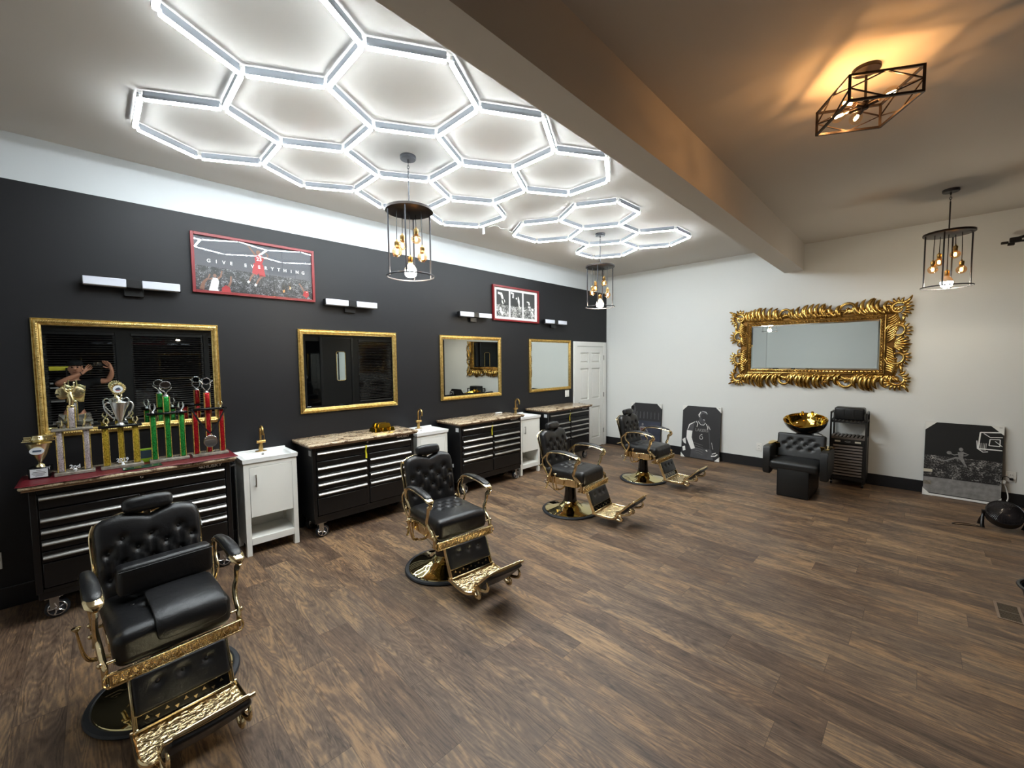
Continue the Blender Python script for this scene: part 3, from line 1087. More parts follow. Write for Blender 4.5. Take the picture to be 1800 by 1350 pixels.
def wall_mirror(x0, label):
    W_, z0_, z1_ = 1.112, 1.183, 2.058
    t = thing('framed_mirror', label, 'mirror', (x0 + W_ / 2, YW, (z0_ + z1_) / 2), 0, 'gold framed mirrors on the dark wall')
    hw, hh = W_ / 2, (z1_ - z0_) / 2
    # picture frame profile swept round with mitred corners; (inset, depth)
    prof = [(0.0, 0.0), (0.0, 0.018), (0.006, 0.024), (0.010, 0.020), (0.014, 0.026), (0.024, 0.031), (0.032, 0.026), (0.036, 0.020), (0.040, 0.022), (0.046, 0.016), (0.050, 0.012), (0.050, 0.004)]
    m = MB()
    rings = []
    for ins, dp in prof:
        rings.append(m.ring([(-hw + ins, -dp, -hh + ins), (hw - ins, -dp, -hh + ins), (hw - ins, -dp, hh - ins), (-hw + ins, -dp, hh - ins)]))
    for a, b in zip(rings, rings[1:]):
        m.bridge(a, b)
    # gadroon ribs along the outer bead
    def ribs(ax, const, a0, a1, step, sgn):
        n_ = int((a1 - a0) / step)
        for i in range(n_):
            u = a0 + (i + 0.5) * (a1 - a0) / n_
            if ax == 'x':
                m.box((u, -0.028, const), (step * 0.55, 0.010, 0.016))
            else:
                m.box((const, -0.028, u), (0.016, 0.010, step * 0.55))
    for c_ in (-hh + 0.024, hh - 0.024):
        ribs('x', c_, -hw + 0.03, hw - 0.03, 0.0125, 1)
    for c_ in (-hw + 0.024, hw - 0.024):
        ribs('z', c_, -hh + 0.03, hh - 0.03, 0.0125, 1)
    m.build('frame', 'mirror_gold', t, ang=25)
    m = MB()
    iw, ih = hw - 0.049, hh - 0.049
    A = m.ring([(-iw, -0.006, -ih), (iw, -0.006, -ih), (iw, -0.006, ih), (-iw, -0.006, ih)])
    bw = 0.024
    B = m.ring([(-iw + bw, -0.0070, -ih + bw), (iw - bw, -0.0070, -ih + bw), (iw - bw, -0.0070, ih - bw), (-iw + bw, -0.0070, ih - bw)])
    m.bridge(A, B)
    m.face(B)
    m.face(m.ring([(-iw, -0.002, -ih), (iw, -0.002, -ih), (iw, -0.002, ih), (-iw, -0.002, ih)]))
    m.build('mirror_glass', 'mirror', t, ang=1)
    return t


wall_mirror(-0.314, 'gold framed mirror behind the trophies, leftmost of four')
wall_mirror(1.472, 'gold framed mirror above the gold bars, second from the left')
wall_mirror(3.222, 'gold framed mirror below the smaller red picture, third from the left')
wall_mirror(4.962, 'gold framed mirror beside the white door')


def frame4(m, hw, hh, fw, dp, yb=0.0):
    m.bb(-hw, -hw + fw, -dp, yb, -hh, hh, 0.0015)
    m.bb(hw - fw, hw, -dp, yb, -hh, hh, 0.0015)
    m.bb(-hw + fw, hw - fw, -dp, yb, -hh, -hh + fw, 0.0015)
    m.bb(-hw + fw, hw - fw, -dp, yb, hh - fw, hh, 0.0015)


# wide red picture: arena print with lettering
t = thing('framed_picture', 'wide red framed glazed basketball picture reading give everything', 'picture', (1.143, YW, 2.602), 0)
hw, hh = 0.512, 0.262
m = MB(); frame4(m, hw, hh, 0.024, 0.03); m.build('frame', 'red_frame', t)
MB().bb(-hw + 0.022, hw - 0.022, -0.0222, -0.021, -hh + 0.022, hh - 0.022).build('glazing', 'picture_glass', t)
m = MB()
m.mi = 0
m.bb(-hw + 0.022, hw - 0.022, -0.008, -0.002, -hh + 0.022, hh - 0.022)
m.mi = 1
Y0 = -0.0082
m.flat([(-hw + .024, -0.02), (hw - .024, -0.045), (hw - .024, hh - .024), (-hw + .024, hh - .024)], Y0)
Y1 = -0.0092
# lettering
m.mi = 2
letters = 'GIVE EVERYTHING'
for i, ch in enumerate(letters):
    if ch != ' ':
        u = -0.385 + i * 0.0565
        m.text(ch, 0.042, (u, 0.026), Y1 - 0.0012, sx=0.95)
# leaping player seen from behind, red uniform
m.mi = 3
m.flat([(-0.02, 0.055), (0.035, 0.055), (0.052, 0.105), (0.04, 0.14), (0.0, 0.145), (-0.025, 0.11)], Y1)
m.flat([(-0.035, 0.06), (0.045, 0.055), (0.062, -0.055), (0.012, -0.06), (0.005, -0.03), (-0.01, -0.05), (-0.05, -0.035)], Y1)
m.mi = 4
m.ribbon([(-0.012, 0.13), (-0.045, 0.175), (-0.075, 0.215)], [0.018, 0.014, 0.01], Y1)
m.ribbon([(0.035, 0.125), (0.075, 0.115), (0.09, 0.15), (0.07, 0.17)], [0.018, 0.015, 0.012, 0.01], Y1)
m.disc((0.008, 0.163), 0.019, 0.022, Y1)
m.ribbon([(-0.035, -0.04), (-0.06, -0.075), (-0.075, -0.12)], [0.02, 0.016, 0.012], Y1)
m.ribbon([(0.035, -0.05), (0.0, -0.095), (-0.02, -0.14)], [0.02, 0.016, 0.012], Y1)
m.mi = 2
m.ribbon([(-0.075, -0.115), (-0.09, -0.13)], 0.018, Y1 - 0.0008)
m.ribbon([(-0.02, -0.135), (-0.03, -0.155)], 0.018, Y1 - 0.0008)
m.text('23', 0.045, (0.012, 0.10), Y1 - 0.0018)
# players at lower left
m.flat([(-0.385, -0.205), (-0.325, -0.205), (-0.315, -0.15), (-0.325, -0.12), (-0.365, -0.12)], Y1)
m.flat([(-0.395, -0.237), (-0.32, -0.237), (-0.33, -0.2), (-0.385, -0.2)], Y1 - 0.0008)
m.mi = 4
m.ribbon([(-0.36, -0.125), (-0.40, -0.14), (-0.38, -0.09)], [0.018, 0.015, 0.01], Y1)
m.ribbon([(-0.325, -0.125), (-0.30, -0.10), (-0.29, -0.05)], [0.018, 0.014, 0.01], Y1)
m.disc((-0.345, -0.10), 0.013, 0.016, Y1)
m.ribbon([(-0.445, -0.23), (-0.43, -0.17), (-0.40, -0.13)], [0.035, 0.025, 0.014], Y1)
m.ribbon([(-0.245, -0.19), (-0.225, -0.14), (-0.222, -0.09)], [0.02, 0.016, 0.012], Y1)
m.ribbon([(0.365, -0.085), (0.395, -0.13), (0.41, -0.17)], [0.01, 0.014, 0.018], Y1)
m.mi = 3
m.flat([(-0.30, -0.237), (-0.225, -0.237), (-0.235, -0.19), (-0.265, -0.175), (-0.295, -0.2)], Y1)
m.flat([(0.395, -0.2), (0.43, -0.225), (0.455, -0.2), (0.45, -0.155), (0.41, -0.155)], Y1)
m.build('print', ['crowd_a', 'arena_grey', 'print_white', 'print_red', 'print_skin'], t)

# smaller red picture: triptych
t = thing('framed_picture', 'smaller red framed picture of three black and white basketball photographs', 'picture', (4.683, YW, 2.572), 0)
hw, hh = 0.508, 0.262
m = MB(); frame4(m, hw, hh, 0.026, 0.035); m.build('frame', 'red_frame', t)
m = MB()
m.bb(-hw + 0.024, hw - 0.024, -0.008, -0.002, -hh + 0.024, hh - 0.024)
m.build('mat_board', 'print_white', t)
for i, (a, b) in enumerate([(-0.425, -0.165), (-0.130, 0.130), (0.165, 0.425)]):
    m = MB()
    m.bb(a, b, -0.0095, -0.008, -0.197, 0.197)
    Y1 = -0.0097
    m.mi = 1
    cx = (a + b) / 2
    if i == 0:
        m.ribbon([(cx - 0.10, 0.15), (cx - 0.03, 0.14), (cx + 0.0, 0.06), (cx + 0.03, 0.0)], [0.03, 0.045, 0.04, 0.02], Y1)
        m.disc((cx + 0.01, 0.03), 0.035, 0.04, Y1)
        m.ribbon([(cx - 0.05, -0.06), (cx - 0.04, -0.12), (cx + 0.0, -0.16)], [0.03, 0.04, 0.06], Y1)
    elif i == 1:
        m.ribbon([(a + 0.01, 0.175), (a + 0.06, 0.17), (a + 0.055, 0.10)], [0.03, 0.03, 0.03], Y1)
        m.disc((cx - 0.0, 0.10), 0.014, 0.014, Y1)
        m.ribbon([(cx + 0.04, 0.13), (cx + 0.05, 0.06), (cx + 0.06, 0.0)], [0.012, 0.045, 0.02], Y1)
        m.ribbon([(cx + 0.05, 0.0), (cx + 0.09, -0.05)], [0.02, 0.012], Y1)
    else:
        m.ribbon([(cx - 0.06, 0.07), (cx - 0.01, 0.06), (cx + 0.0, 0.02)], [0.012, 0.03, 0.03], Y1)
        m.ribbon([(cx - 0.03, -0.01), (cx + 0.03, -0.01)], [0.02, 0.02], Y1)
        m.ribbon([(cx - 0.01, -0.05), (cx + 0.03, -0.06)], [0.02, 0.012], Y1)
        m.disc((cx + 0.08, -0.05), 0.025, 0.02, Y1)
        m.ribbon([(cx + 0.04, -0.08), (cx + 0.08, -0.1), (cx + 0.09, -0.15)], [0.02, 0.03, 0.02], Y1)
    m.build('photograph', ['crowd_b', 'print_white'], t)
MB().bb(-hw + 0.024, hw - 0.024, -0.0272, -0.026, -hh + 0.024, hh - 0.024).build('glazing', 'picture_glass', t)


# ================================================================== TOOL CABINETS (local: x along wall, wall at y=0, room at -y)
def caster(parent, x, y, swivel=0.0, fixed=False):
    t = MB()
    c_, s_ = cos(swivel), sin(swivel)
    # fork
    R3 = Matrix.Rotation(swivel, 3, 'Z')
    o = Vector((x, y, 0))
    def P(p):
        return o + R3 @ Vector(p)
    t.box(P((0, 0, 0.148)), (0.085, 0.075, 0.006), rot=R3)
    for sg in (-1, 1):
        t.box(P((0.0, sg * 0.022, 0.105)), (0.044, 0.005, 0.088), 0.002, rot=R3)
        t.box(P((0.010, sg * 0.022, 0.062)), (0.018, 0.005, 0.030), 0.002, rot=R3)
    f = t.build('caster', 'steel', parent)
    wq = R3 @ Matrix.Rotation(pi / 2, 3, 'X')
    c0 = P((0.012, 0.019, 0.0625))
    MB().lathe(c0, [(0.046, 0), (0.058, 0.003), (0.0615, 0.010), (0.0615, 0.028), (0.058, 0.035), (0.046, 0.038)], 30, rot=wq).build('tyre', 'rubber', f)
    m = MB()
    m.sweep([c0 + wq @ Vector((0.044 * cos(a), 0.044 * sin(a), 0.039)) for a in [2 * pi * i / 24 for i in range(24)]], 0.004, 6, closed=True)
    for k in range(5):
        a = 2 * pi * k / 5 + 0.3
        m.sweep([c0 + wq @ Vector((0.010 * cos(a), 0.010 * sin(a), 0.040)), c0 + wq @ Vector((0.028 * cos(a + 0.3), 0.028 * sin(a + 0.3), 0.042)), c0 + wq @ Vector((0.044 * cos(a + 0.25), 0.044 * sin(a + 0.25), 0.040))], 0.0048, 6, smooth=2)
    m.lathe(c0 + wq @ Vector((0, 0, 0.034)), [(0.012, 0), (0.012, 0.010), (0.007, 0.013)], 12, rot=wq)
    m.build('spoked_hub', 'chrome', f)
    return f


def tool_cabinet(x, label, strap=True):
    t = thing('tool_cabinet', label, 'cabinet', (x, YW, 0), 0, 'black rolling tool cabinets along the dark wall')
    hw = 0.553
    yf, yb = -0.46, -0.02
    m = MB()
    m.bb(-hw, -hw + 0.035, yf, yb, 0.20, 0.90, 0.003)
    m.bb(hw - 0.035, hw, yf, yb, 0.20, 0.90, 0.003)
    m.bb(-hw + 0.035, hw - 0.035, yb - 0.01, yb, 0.20, 0.90)
    m.bb(-hw + 0.035, hw - 0.035, yf + 0.004, yb - 0.01, 0.20, 0.225)
    m.bb(-hw + 0.035, hw - 0.035, yf, yb - 0.01, 0.862, 0.90, 0.002)
    m.bb(-0.012, 0.012, yf + 0.006, yf + 0.05, 0.225, 0.755)
    m.bb(-hw + 0.035, hw - 0.035, yf + 0.02, yb - 0.01, 0.235, 0.86)
    m.bb(-hw + 0.01, hw - 0.01, yf + 0.01, yb, 0.152, 0.20, 0.003)
    m.build('body', 'tool_black', t)
    # worktop, bull-nosed
    m = MB()
    m.rbox((0, (yf - 0.045 + 0.0) / 2 - 0.002, 0.924), (1.19, -(yf - 0.045) - 0.004, 0.024), 0.012, k=3)
    wt = m.build('worktop', 'granite', t)
    m = MB(); m.bb(-0.580, 0.580, yf - 0.034, -0.006, 0.900, 0.912); m.build('worktop_base', 'granite_edge', wt)

    def drawer(x0, x1, z0_, z1_, hz):
        m = MB()
        m.bb(x0, x1, yf - 0.004, yf + 0.018, z0_, z1_, 0.003)
        o = m.build('drawer', 'tool_black', t)
        if hz is not None:
            m = MB()
            L, Rr = x0 + 0.004, x1 - 0.004
            pr = [(yf - 0.004, hz - 0.013), (yf - 0.021, hz - 0.011), (yf - 0.025, hz - 0.004), (yf - 0.021, hz + 0.004), (yf - 0.013, hz + 0.011), (yf - 0.004, hz + 0.013)]
            m.prism(pr, L, Rr, 'YZ')
            m.build('handle', 'steel', o)
    xa, xb_ = -hw + 0.040, hw - 0.040
    drawer(xa, xb_, 0.765, 0.858, 0.838)
    rows = [(0.632, 0.757, 0.690), (0.555, 0.626, 0.610), (0.475, 0.549, 0.532), (0.398, 0.469, 0.436)]
    rows = [(0.638, 0.757, 0.690), (0.560, 0.632, 0.610), (0.482, 0.554, 0.532), (0.404, 0.476, 0.440)]
    for a, b in ((xa, -0.016), (0.016, xb_)):
        for z0_, z1_, hz in rows:
            drawer(a, b, z0_, z1_, hz)
        drawer(a, b, 0.232, 0.398, None)
    m = MB(); m.lathe((0.0, yf, 0.880), [(0.010, 0), (0.010, -0.004), (0.006, -0.006)], 14, 'Y'); m.build('lock', 'chrome', t)
    m = MB()
    m.text('HUSKY', 0.035, (0.432, 0.881), yf - 0.0012, sx=1.12, shear=0.12)
    yy = yf - 0.0012
    m.flat([(0.338, 0.879), (0.348, 0.890), (0.355, 0.884), (0.362, 0.891), (0.372, 0.880), (0.362, 0.871), (0.356, 0.876), (0.348, 0.870), (0.352, 0.879)], yy)
    m.build('lettering', 'print_white', t)
    for x_, y_, sw in ((-hw + 0.075, yf + 0.055, 0.0), (hw - 0.075, yf + 0.055, 0.0), (-hw + 0.075, yb - 0.09, 0.6), (hw - 0.075, yb - 0.09, -0.5)):
        caster(t, x_, y_, sw)
    # push handle on the right end
    m = MB()
    m.sweep([(hw, yf + 0.05, 0.845), (hw + 0.035, yf + 0.055, 0.845), (hw + 0.045, yf + 0.09, 0.845), (hw + 0.045, yb - 0.12, 0.845), (hw + 0.035, yb - 0.09, 0.845), (hw, yb - 0.085, 0.845)], 0.010, 8, smooth=3)
    m.build('push_handle', 'black_plastic', t)
    m = MB(); m.box((-hw - 0.0008, yf + 0.055, 0.842), (0.0016, 0.06, 0.05)); m.build('side_label', 'label_white', t)
    if strap:
        m = MB()
        pts = [(-0.028, yf - 0.028, 0.852), (-0.027, yf - 0.031, 0.83), (-0.025, yf - 0.014, 0.79), (-0.018, yf - 0.010, 0.75), (-0.020, yf - 0.012, 0.715)]
        m.sweep(pts, [(0.0085, 0.001)] * 5, 6, smooth=3, up=(0, -1, 0.1))
        m.build('yellow_strap', 'yellow', t)
    return t


tool_cabinet(0.205, 'black tool cabinet carrying the trophies, nearest the camera', strap=False)
tool_cabinet(1.965, 'black tool cabinet with the gold bars on its granite top')
tool_cabinet(3.735, 'black tool cabinet below the third gold mirror, between two white sink cabinets')
tool_cabinet(5.455, 'black tool cabinet standing in front of the white door')


# ================================================================== WHITE SINK CABINETS
def sink_cabinet(x, label, flabel):
    t = thing('sink_cabinet', label, 'sink cabinet', (x, YW, 0), 0, 'white sink cabinets between the tool cabinets')
    hw, yf, yb = 0.216, -0.38, -0.03
    m = MB()
    for s_ in (-1, 1):
        m.bb(s_ * hw, s_ * (hw - 0.042), yf, yf + 0.045, 0, 0.834, 0.002)
        m.bb(s_ * hw, s_ * (hw - 0.042), yb - 0.045, yb, 0, 0.834, 0.002)
        m.bb(s_ * (hw - 0.003), s_ * (hw - 0.019), yf + 0.045, yb - 0.045, 0.10, 0.834)
    m.bb(-hw + 0.042, hw - 0.042, yf, yf + 0.02, 0.795, 0.834)
    m.bb(-hw + 0.042, hw - 0.042, yf, yf + 0.02, 0.095, 0.155, 0.002)
    m.bb(-hw + 0.019, hw - 0.019, yf + 0.02, yb - 0.01, 0.14, 0.156)
    m.bb(-hw + 0.042, hw - 0.042, yb - 0.012, yb, 0.10, 0.834)
    m.bb(-hw + 0.019, hw - 0.019, yf + 0.022, yb - 0.012, 0.338, 0.352)
    m.build('body', 'white_cab', t)
    dr = MB().bb(-hw + 0.0445, hw - 0.0445, yf - 0.002, yf + 0.018, 0.345, 0.791, 0.002).build('door', 'white_cab', t)
    m = MB()
    m.box((-hw + 0.088, yf - 0.026, 0.675), (0.010, 0.008, 0.112), 0.001)
    for z in (0.628, 0.722):
        m.box((-hw + 0.088, yf - 0.012, z), (0.008, 0.022, 0.008))
    m.build('handle', 'steel', dr)
    # ceramic top with rectangular basin
    m = MB()
    X0, X1, Y0_, Y1_ = -0.226, 0.226, -0.395, -0.004
    bx0, bx1, by0, by1 = -0.185, 0.185, -0.355, -0.115
    z0_, z1_ = 0.835, 0.871
    O = m.ring([(X0, Y0_, z1_), (X1, Y0_, z1_), (X1, Y1_, z1_), (X0, Y1_, z1_)])
    I = m.ring([(bx0, by0, z1_ - 0.002), (bx1, by0, z1_ - 0.002), (bx1, by1, z1_ - 0.002), (bx0, by1, z1_ - 0.002)])
    I2 = m.ring([(bx0 + 0.02, by0 + 0.02, z1_ - 0.055), (bx1 - 0.11, by0 + 0.02, z1_ - 0.055), (bx1 - 0.11, by1 - 0.01, z1_ - 0.055), (bx0 + 0.02, by1 - 0.01, z1_ - 0.055)])
    I2 = m.ring([(bx0 + 0.02, by0 + 0.02, z1_ - 0.03), (bx1 - 0.02, by0 + 0.02, z1_ - 0.03), (bx1 - 0.02, by1 - 0.01, z1_ - 0.03), (bx0 + 0.02, by1 - 0.01, z1_ - 0.03)])
    m.bridge(O, I); m.bridge(I, I2); m.face(I2)
    B_ = m.ring([(X0 + 0.004, Y0_ + 0.004, z0_), (X1 - 0.004, Y0_ + 0.004, z0_), (X1 - 0.004, Y1_, z0_), (X0 + 0.004, Y1_, z0_)])
    m.bridge(B_, O); m.face(B_[::-1])
    m.bb(X0, X1, Y1_ - 0.02, Y1_, z1_, z1_ + 0.012, 0.002)
    sk = m.build('basin', 'white_gloss', t)
    m = MB(); m.lathe((0, -0.128, 0.853), [(0.011, 0), (0.011, -0.004), (0.006, -0.005)], 14, 'Y'); m.build('overflow', 'steel', sk)
    # faucet: its own thing, standing on the basin
    f = thing('faucet', flabel, 'tap', (x, YW - 0.072, 0.871), 0, 'brass taps on the white sinks')
    m = MB()
    m.lathe((0, 0, 0), [(0.05, 0), (0.05, 0.003), (0.046, 0.005)], 24, sq=0.5)
    m.lathe((0, 0, 0), [(0.019, 0), (0.019, 0.075), (0.013, 0.078)], 20)
    pts = [(0, 0, 0.07), (0, 0, 0.18)] + [(0, -0.042 + 0.042 * cos(a), 0.195 + 0.048 * sin(a)) for a in [i * pi / 10 for i in range(1, 11)]] + [(0, -0.084, 0.165)]
    m.sweep(pts, 0.0105, 12)
    m.build('spout', 'brass', f)
    m = MB()
    m.cyl((-0.034, 0, 0.092), (0.04, 0, 0.092), 0.0145, n=16)
    m.build('valve_body', 'brass', f)
    m = MB()
    m.cyl((0.030, 0, 0.10), (0.034, -0.002, 0.165), 0.0045, 0.0035, n=10)
    m.build('lever', 'brass', f)


sink_cabinet(1.083, 'white sink cabinet right of the trophy tool cabinet', 'brass tap on the nearest white sink')
sink_cabinet(2.83, 'white sink cabinet behind the second barber chair', 'brass tap right of the gold bars')
sink_cabinet(4.575, 'white sink cabinet right of the third tool cabinet', 'brass tap on the farthest white sink')

# gold bars on the second cabinet
ZT = 0.936


def gold_bar(x, y, z, rz, label):
    m = MB()
    L, W1, W0, H_ = 0.16, 0.046, 0.072, 0.045
    A = m.ring([(-W0 / 2, -L / 2, 0), (W0 / 2, -L / 2, 0), (W0 / 2, L / 2, 0), (-W0 / 2, L / 2, 0)])
    B = m.ring([(-W1 / 2, -L / 2 + .012, H_), (W1 / 2, -L / 2 + .012, H_), (W1 / 2, L / 2 - .012, H_), (-W1 / 2, L / 2 - .012, H_)])
    m.bridge(A, B); m.face(A[::-1]); m.face(B)
    bmesh.ops.bevel(m.bm, geom=m.bm.edges[:], offset=0.005, segments=2, affect='EDGES')
    o = m.build('gold_bar', 'bar_gold', loc=(x, y, z), rotz=rz)
    tag(o, label, 'gold bar', 'polished gold bars stacked on the second tool cabinet')


for i, (dx, nm) in enumerate([(-0.085, 'bottom left'), (0, 'bottom middle'), (0.085, 'bottom right')]):
    gold_bar(2.245 + dx, 4.31, ZT, 0, 'polished gold bar at the %s of the stack' % nm)
gold_bar(2.245, 4.285, ZT + 0.0455, pi / 2, 'polished gold bar lying crosswise on top of the stack, front one')
gold_bar(2.245, 4.36, ZT + 0.0455, pi / 2, 'polished gold bar lying crosswise on top of the stack, rear one')

# small things on the third cabinet by the tap
m = MB(); m.rbox((4.17, 4.44, ZT + 0.006), (0.11, 0.05, 0.012), 0.004)
tag(m.build('folded_paper', 'label_white'), 'small white packet on the third tool cabinet near the tap', 'packet')
m = MB(); m.rbox((4.262, 4.43, ZT + 0.009), (0.055, 0.045, 0.018), 0.004)
tag(m.build('black_clip', 'black_plastic'), 'small black object beside the white packet on the third tool cabinet', 'clip')

# ================================================================== TROPHY TABLE
# red sequin runner
m = MB()
N = 40
rows_ = []
for i in range(N + 1):
    u = -0.40 + 1.21 * i / N
    off = 0.006 * sin(u * 9) + 0.004 * sin(u * 23)
    r_ = []
    for j, v_ in enumerate([-0.505 + 0.0, -0.45, -0.3, -0.2, -0.10]):
        z = ZT + 0.0015
        r_.append((u, YW + v_ + off * (1.5 if j == 0 else 1), z))
    # front edge hangs slightly proud
    rows_.append(m.ring(r_))
for a, b in zip(rows_, rows_[1:]):
    for j in range(4):
        m.face([a[j], a[j + 1], b[j + 1], b[j]])
o = m.build('table_runner', 'runner')
sm = o.modifiers.new('th', 'SOLIDIFY'); sm.thickness = 0.0022; sm.offset = 1
tag(o, 'red sequin dotted runner on the trophy tool cabinet', 'table runner')
ZR = ZT + 0.0045


def column(m, x, y, z0_, z1_, r=0.019):
    m.lathe((x, y, z0_), [(r, 0), (r, z1_ - z0_)], 4, ang0=pi / 4)


def col(parent, x, y, z0_, z1_, mat, r=0.019):
    m = MB()
    r *= 1.22
    m.rbox((x, y, (z0_ + z1_) / 2), (r * 1.6, r * 1.6, z1_ - z0_), r * 0.5, k=2)
    c_ = m.build('column', mat, parent)
    m = MB()
    h = r * 0.87
    for sx1, sy1 in ((-1, -1), (1, -1), (1, 1), (-1, 1)):
        m.box((x + sx1 * h * 0.86, y + sy1 * h * 0.86, (z0_ + z1_) / 2), (r * 0.17, r * 0.17, z1_ - z0_ - 0.002))
    m.build('edge_stripe', 'stripe', c_)


def figure_flame(m, x, y, z, h=0.05):
    m.lathe((x, y, z), [(0.009, 0), (0.009, 0.004), (0.004, 0.008), (0.004, 0.014)], 12)
    for s_ in (-1, 1):
        m.sweep([(x + s_ * 0.002, y, z + 0.012), (x + s_ * 0.012, y, z + 0.45 * h), (x + s_ * 0.012, y, z + 0.8 * h), (x + s_ * 0.006, y, z + h)], [0.004, 0.006, 0.004, 0.001], 8, smooth=3)


def slab(parent, name, x, y, z, w_, d_, h_, mat):
    m = MB(); m.bb(x - w_ / 2, x + w_ / 2, y - d_ / 2, y + d_ / 2, z, z + h_, 0.003)
    return m.build(name, mat, parent)


ty = YW - 0.27
# 1: cup with cross rim
t = thing('trophy', 'small pale gold cup trophy on a black base, leftmost on the runner', 'trophy', (-0.30, ty + 0.03, ZR), radians(-8))
t.scale = (1.15, 1.15, 1.24)
b_ = MB().bb(-0.045, 0.045, -0.04, 0.04, 0, 0.062, 0.004).build('base', 'black_gloss', t)
m = MB(); m.bb(-0.036, 0.036, -0.0412, -0.040, 0.008, 0.054)
m.build('plaque', 'label_white', b_)
m = MB(); m.bb(-0.0463, -0.0450, -0.028, 0.028, 0.010, 0.052); m.build('plaque', 'label_white', b_)
m = MB()
for k, (z, wd) in enumerate(((0.046, 0.02), (0.036, 0.05), (0.029, 0.058), (0.022, 0.046), (0.015, 0.03))):
    m.bb(-wd / 2, wd / 2, -0.0416, -0.0411, z, z + 0.0022)
m.build('engraving', 'black_plastic', b_)
m = MB()
m.lathe((0, 0, 0.062), [(0.022, 0), (0.020, 0.008), (0.008, 0.018), (0.010, 0.028), (0.024, 0.05), (0.040, 0.085), (0.052, 0.118), (0.056, 0.130), (0.046, 0.128), (0.012, 0.124), (0.008, 0.135), (0.012, 0.145)], 10)
m.build('cup', 'trophy_gold', t)
m = MB()
for a in (0.0, pi / 2):
    pass
for k, z in enumerate((0.205, 0.213, 0.221, 0.229)):
    wq = 0.068 - 0.006 * k if k < 2 else 0.058
    m.rbox((0, 0, z), (2 * wq, 0.03, 0.0055), 0.002, k=2)
    m.rbox((0, 0, z), (0.03, 1.2 * wq, 0.0055), 0.002, k=2)
m.lathe((0, 0, 0.195), [(0.020, 0), (0.034, 0.010), (0.040, 0.02), (0.03, 0.04), (0.01, 0.043)], 12)
m.build('cross_topper', 'trophy_gold', t)
m = MB()
m.disc((0.0, 0.155), 0.030, 0.020, -0.050, 24, th=0.003)
m.mi = 1
m.flat([(-0.018, 0.150), (0.018, 0.150), (0.020, 0.160), (-0.016, 0.160)], -0.0532)
m.build('badge', ['label_white', 'box_blue'], t)


def tier_trophy(label, x, y, mat, half, zsh, top, shelf_mat, base_mat, three=False, rz=0.0, base_h=0.022, sh_h=0.016):
    """columns on a plinth carry a shelf"""
    t = thing('trophy', label, 'trophy', (x, y, ZR), rz)
    slab(t, 'base', 0, 0, 0, 2 * half + 0.07, 0.10, base_h, base_mat)
    xs_ = (-half, half) if not three else (-half, 0, half)
    for i, xx in enumerate(xs_):
        col(t, xx, 0 if not (three and i == 1) else 0.018, base_h, zsh, mat)
    slab(t, 'shelf', 0, 0, zsh, 2 * half + 0.075, 0.085, sh_h, shelf_mat)
    return t


# 2: white glitter, winged figure on a tall column
t = tier_trophy('white glitter column trophy with a pale gold winged figure', -0.135, ty, 'glitter_white', 0.066, 0.312, 0.6, 'marble_grey', 'marble_grey')
col(t, 0.0, 0, 0.328, 0.475, 'glitter_white', 0.021)
m = MB()
m.lathe((0, 0, 0.475), [(0.021, 0), (0.021, 0.010), (0.012, 0.016), (0.012, 0.024)], 14)
m.sweep([(0, 0, 0.495), (0.004, 0, 0.53), (-0.002, 0, 0.56), (0, 0, 0.585)], [0.012, 0.016, 0.015, 0.009], 10, smooth=3)
m.sphere((0, -0.002, 0.600), 0.010, 10, 8)
for s_ in (-1, 1):
    m.sweep([(s_ * 0.008, 0, 0.578), (s_ * 0.024, -0.004, 0.595), (s_ * 0.022, -0.006, 0.645)], [0.006, 0.0045, 0.004], 8, smooth=3)
    m.sphere((s_ * 0.022, -0.006, 0.648), 0.006, 8, 6)
    m.sweep([(s_ * 0.006, 0.004, 0.575), (s_ * 0.038, 0.006, 0.60), (s_ * 0.048, 0.006, 0.575), (s_ * 0.040, 0.006, 0.55), (s_ * 0.012, 0.004, 0.555)], [(0.003, 0.012), (0.004, 0.022), (0.004, 0.024), (0.004, 0.018), (0.003, 0.01)], 8, smooth=3, up=(0, 0, 1))
    m.rbox((s_ * 0.030, 0.006, 0.575), (0.045, 0.008, 0.058), 0.004, k=2)
m.build('winged_figure', 'trophy_gold', t)
for xx in (-0.055, 0.055):
    m = MB(); m.box((xx, 0.01, 0.336), (0.012, 0.012, 0.016)); m.sweep([(xx, 0.01, 0.34), (xx + 0.006, 0.01, 0.36), (xx + 0.003, 0.01, 0.385)], [0.005, 0.006, 0.002], 8, smooth=2); m.build('small_figure', 'trophy_gold', t)
m = MB(); m.lathe((0, -0.03, 0.022), [(0.006, 0), (0.012, 0.014), (0.004, 0.02)], 10); m.text('2nd', 0.036, (0.0, 0.055), -0.03, th=0.004); m.build('numeral', 'label_white', t)

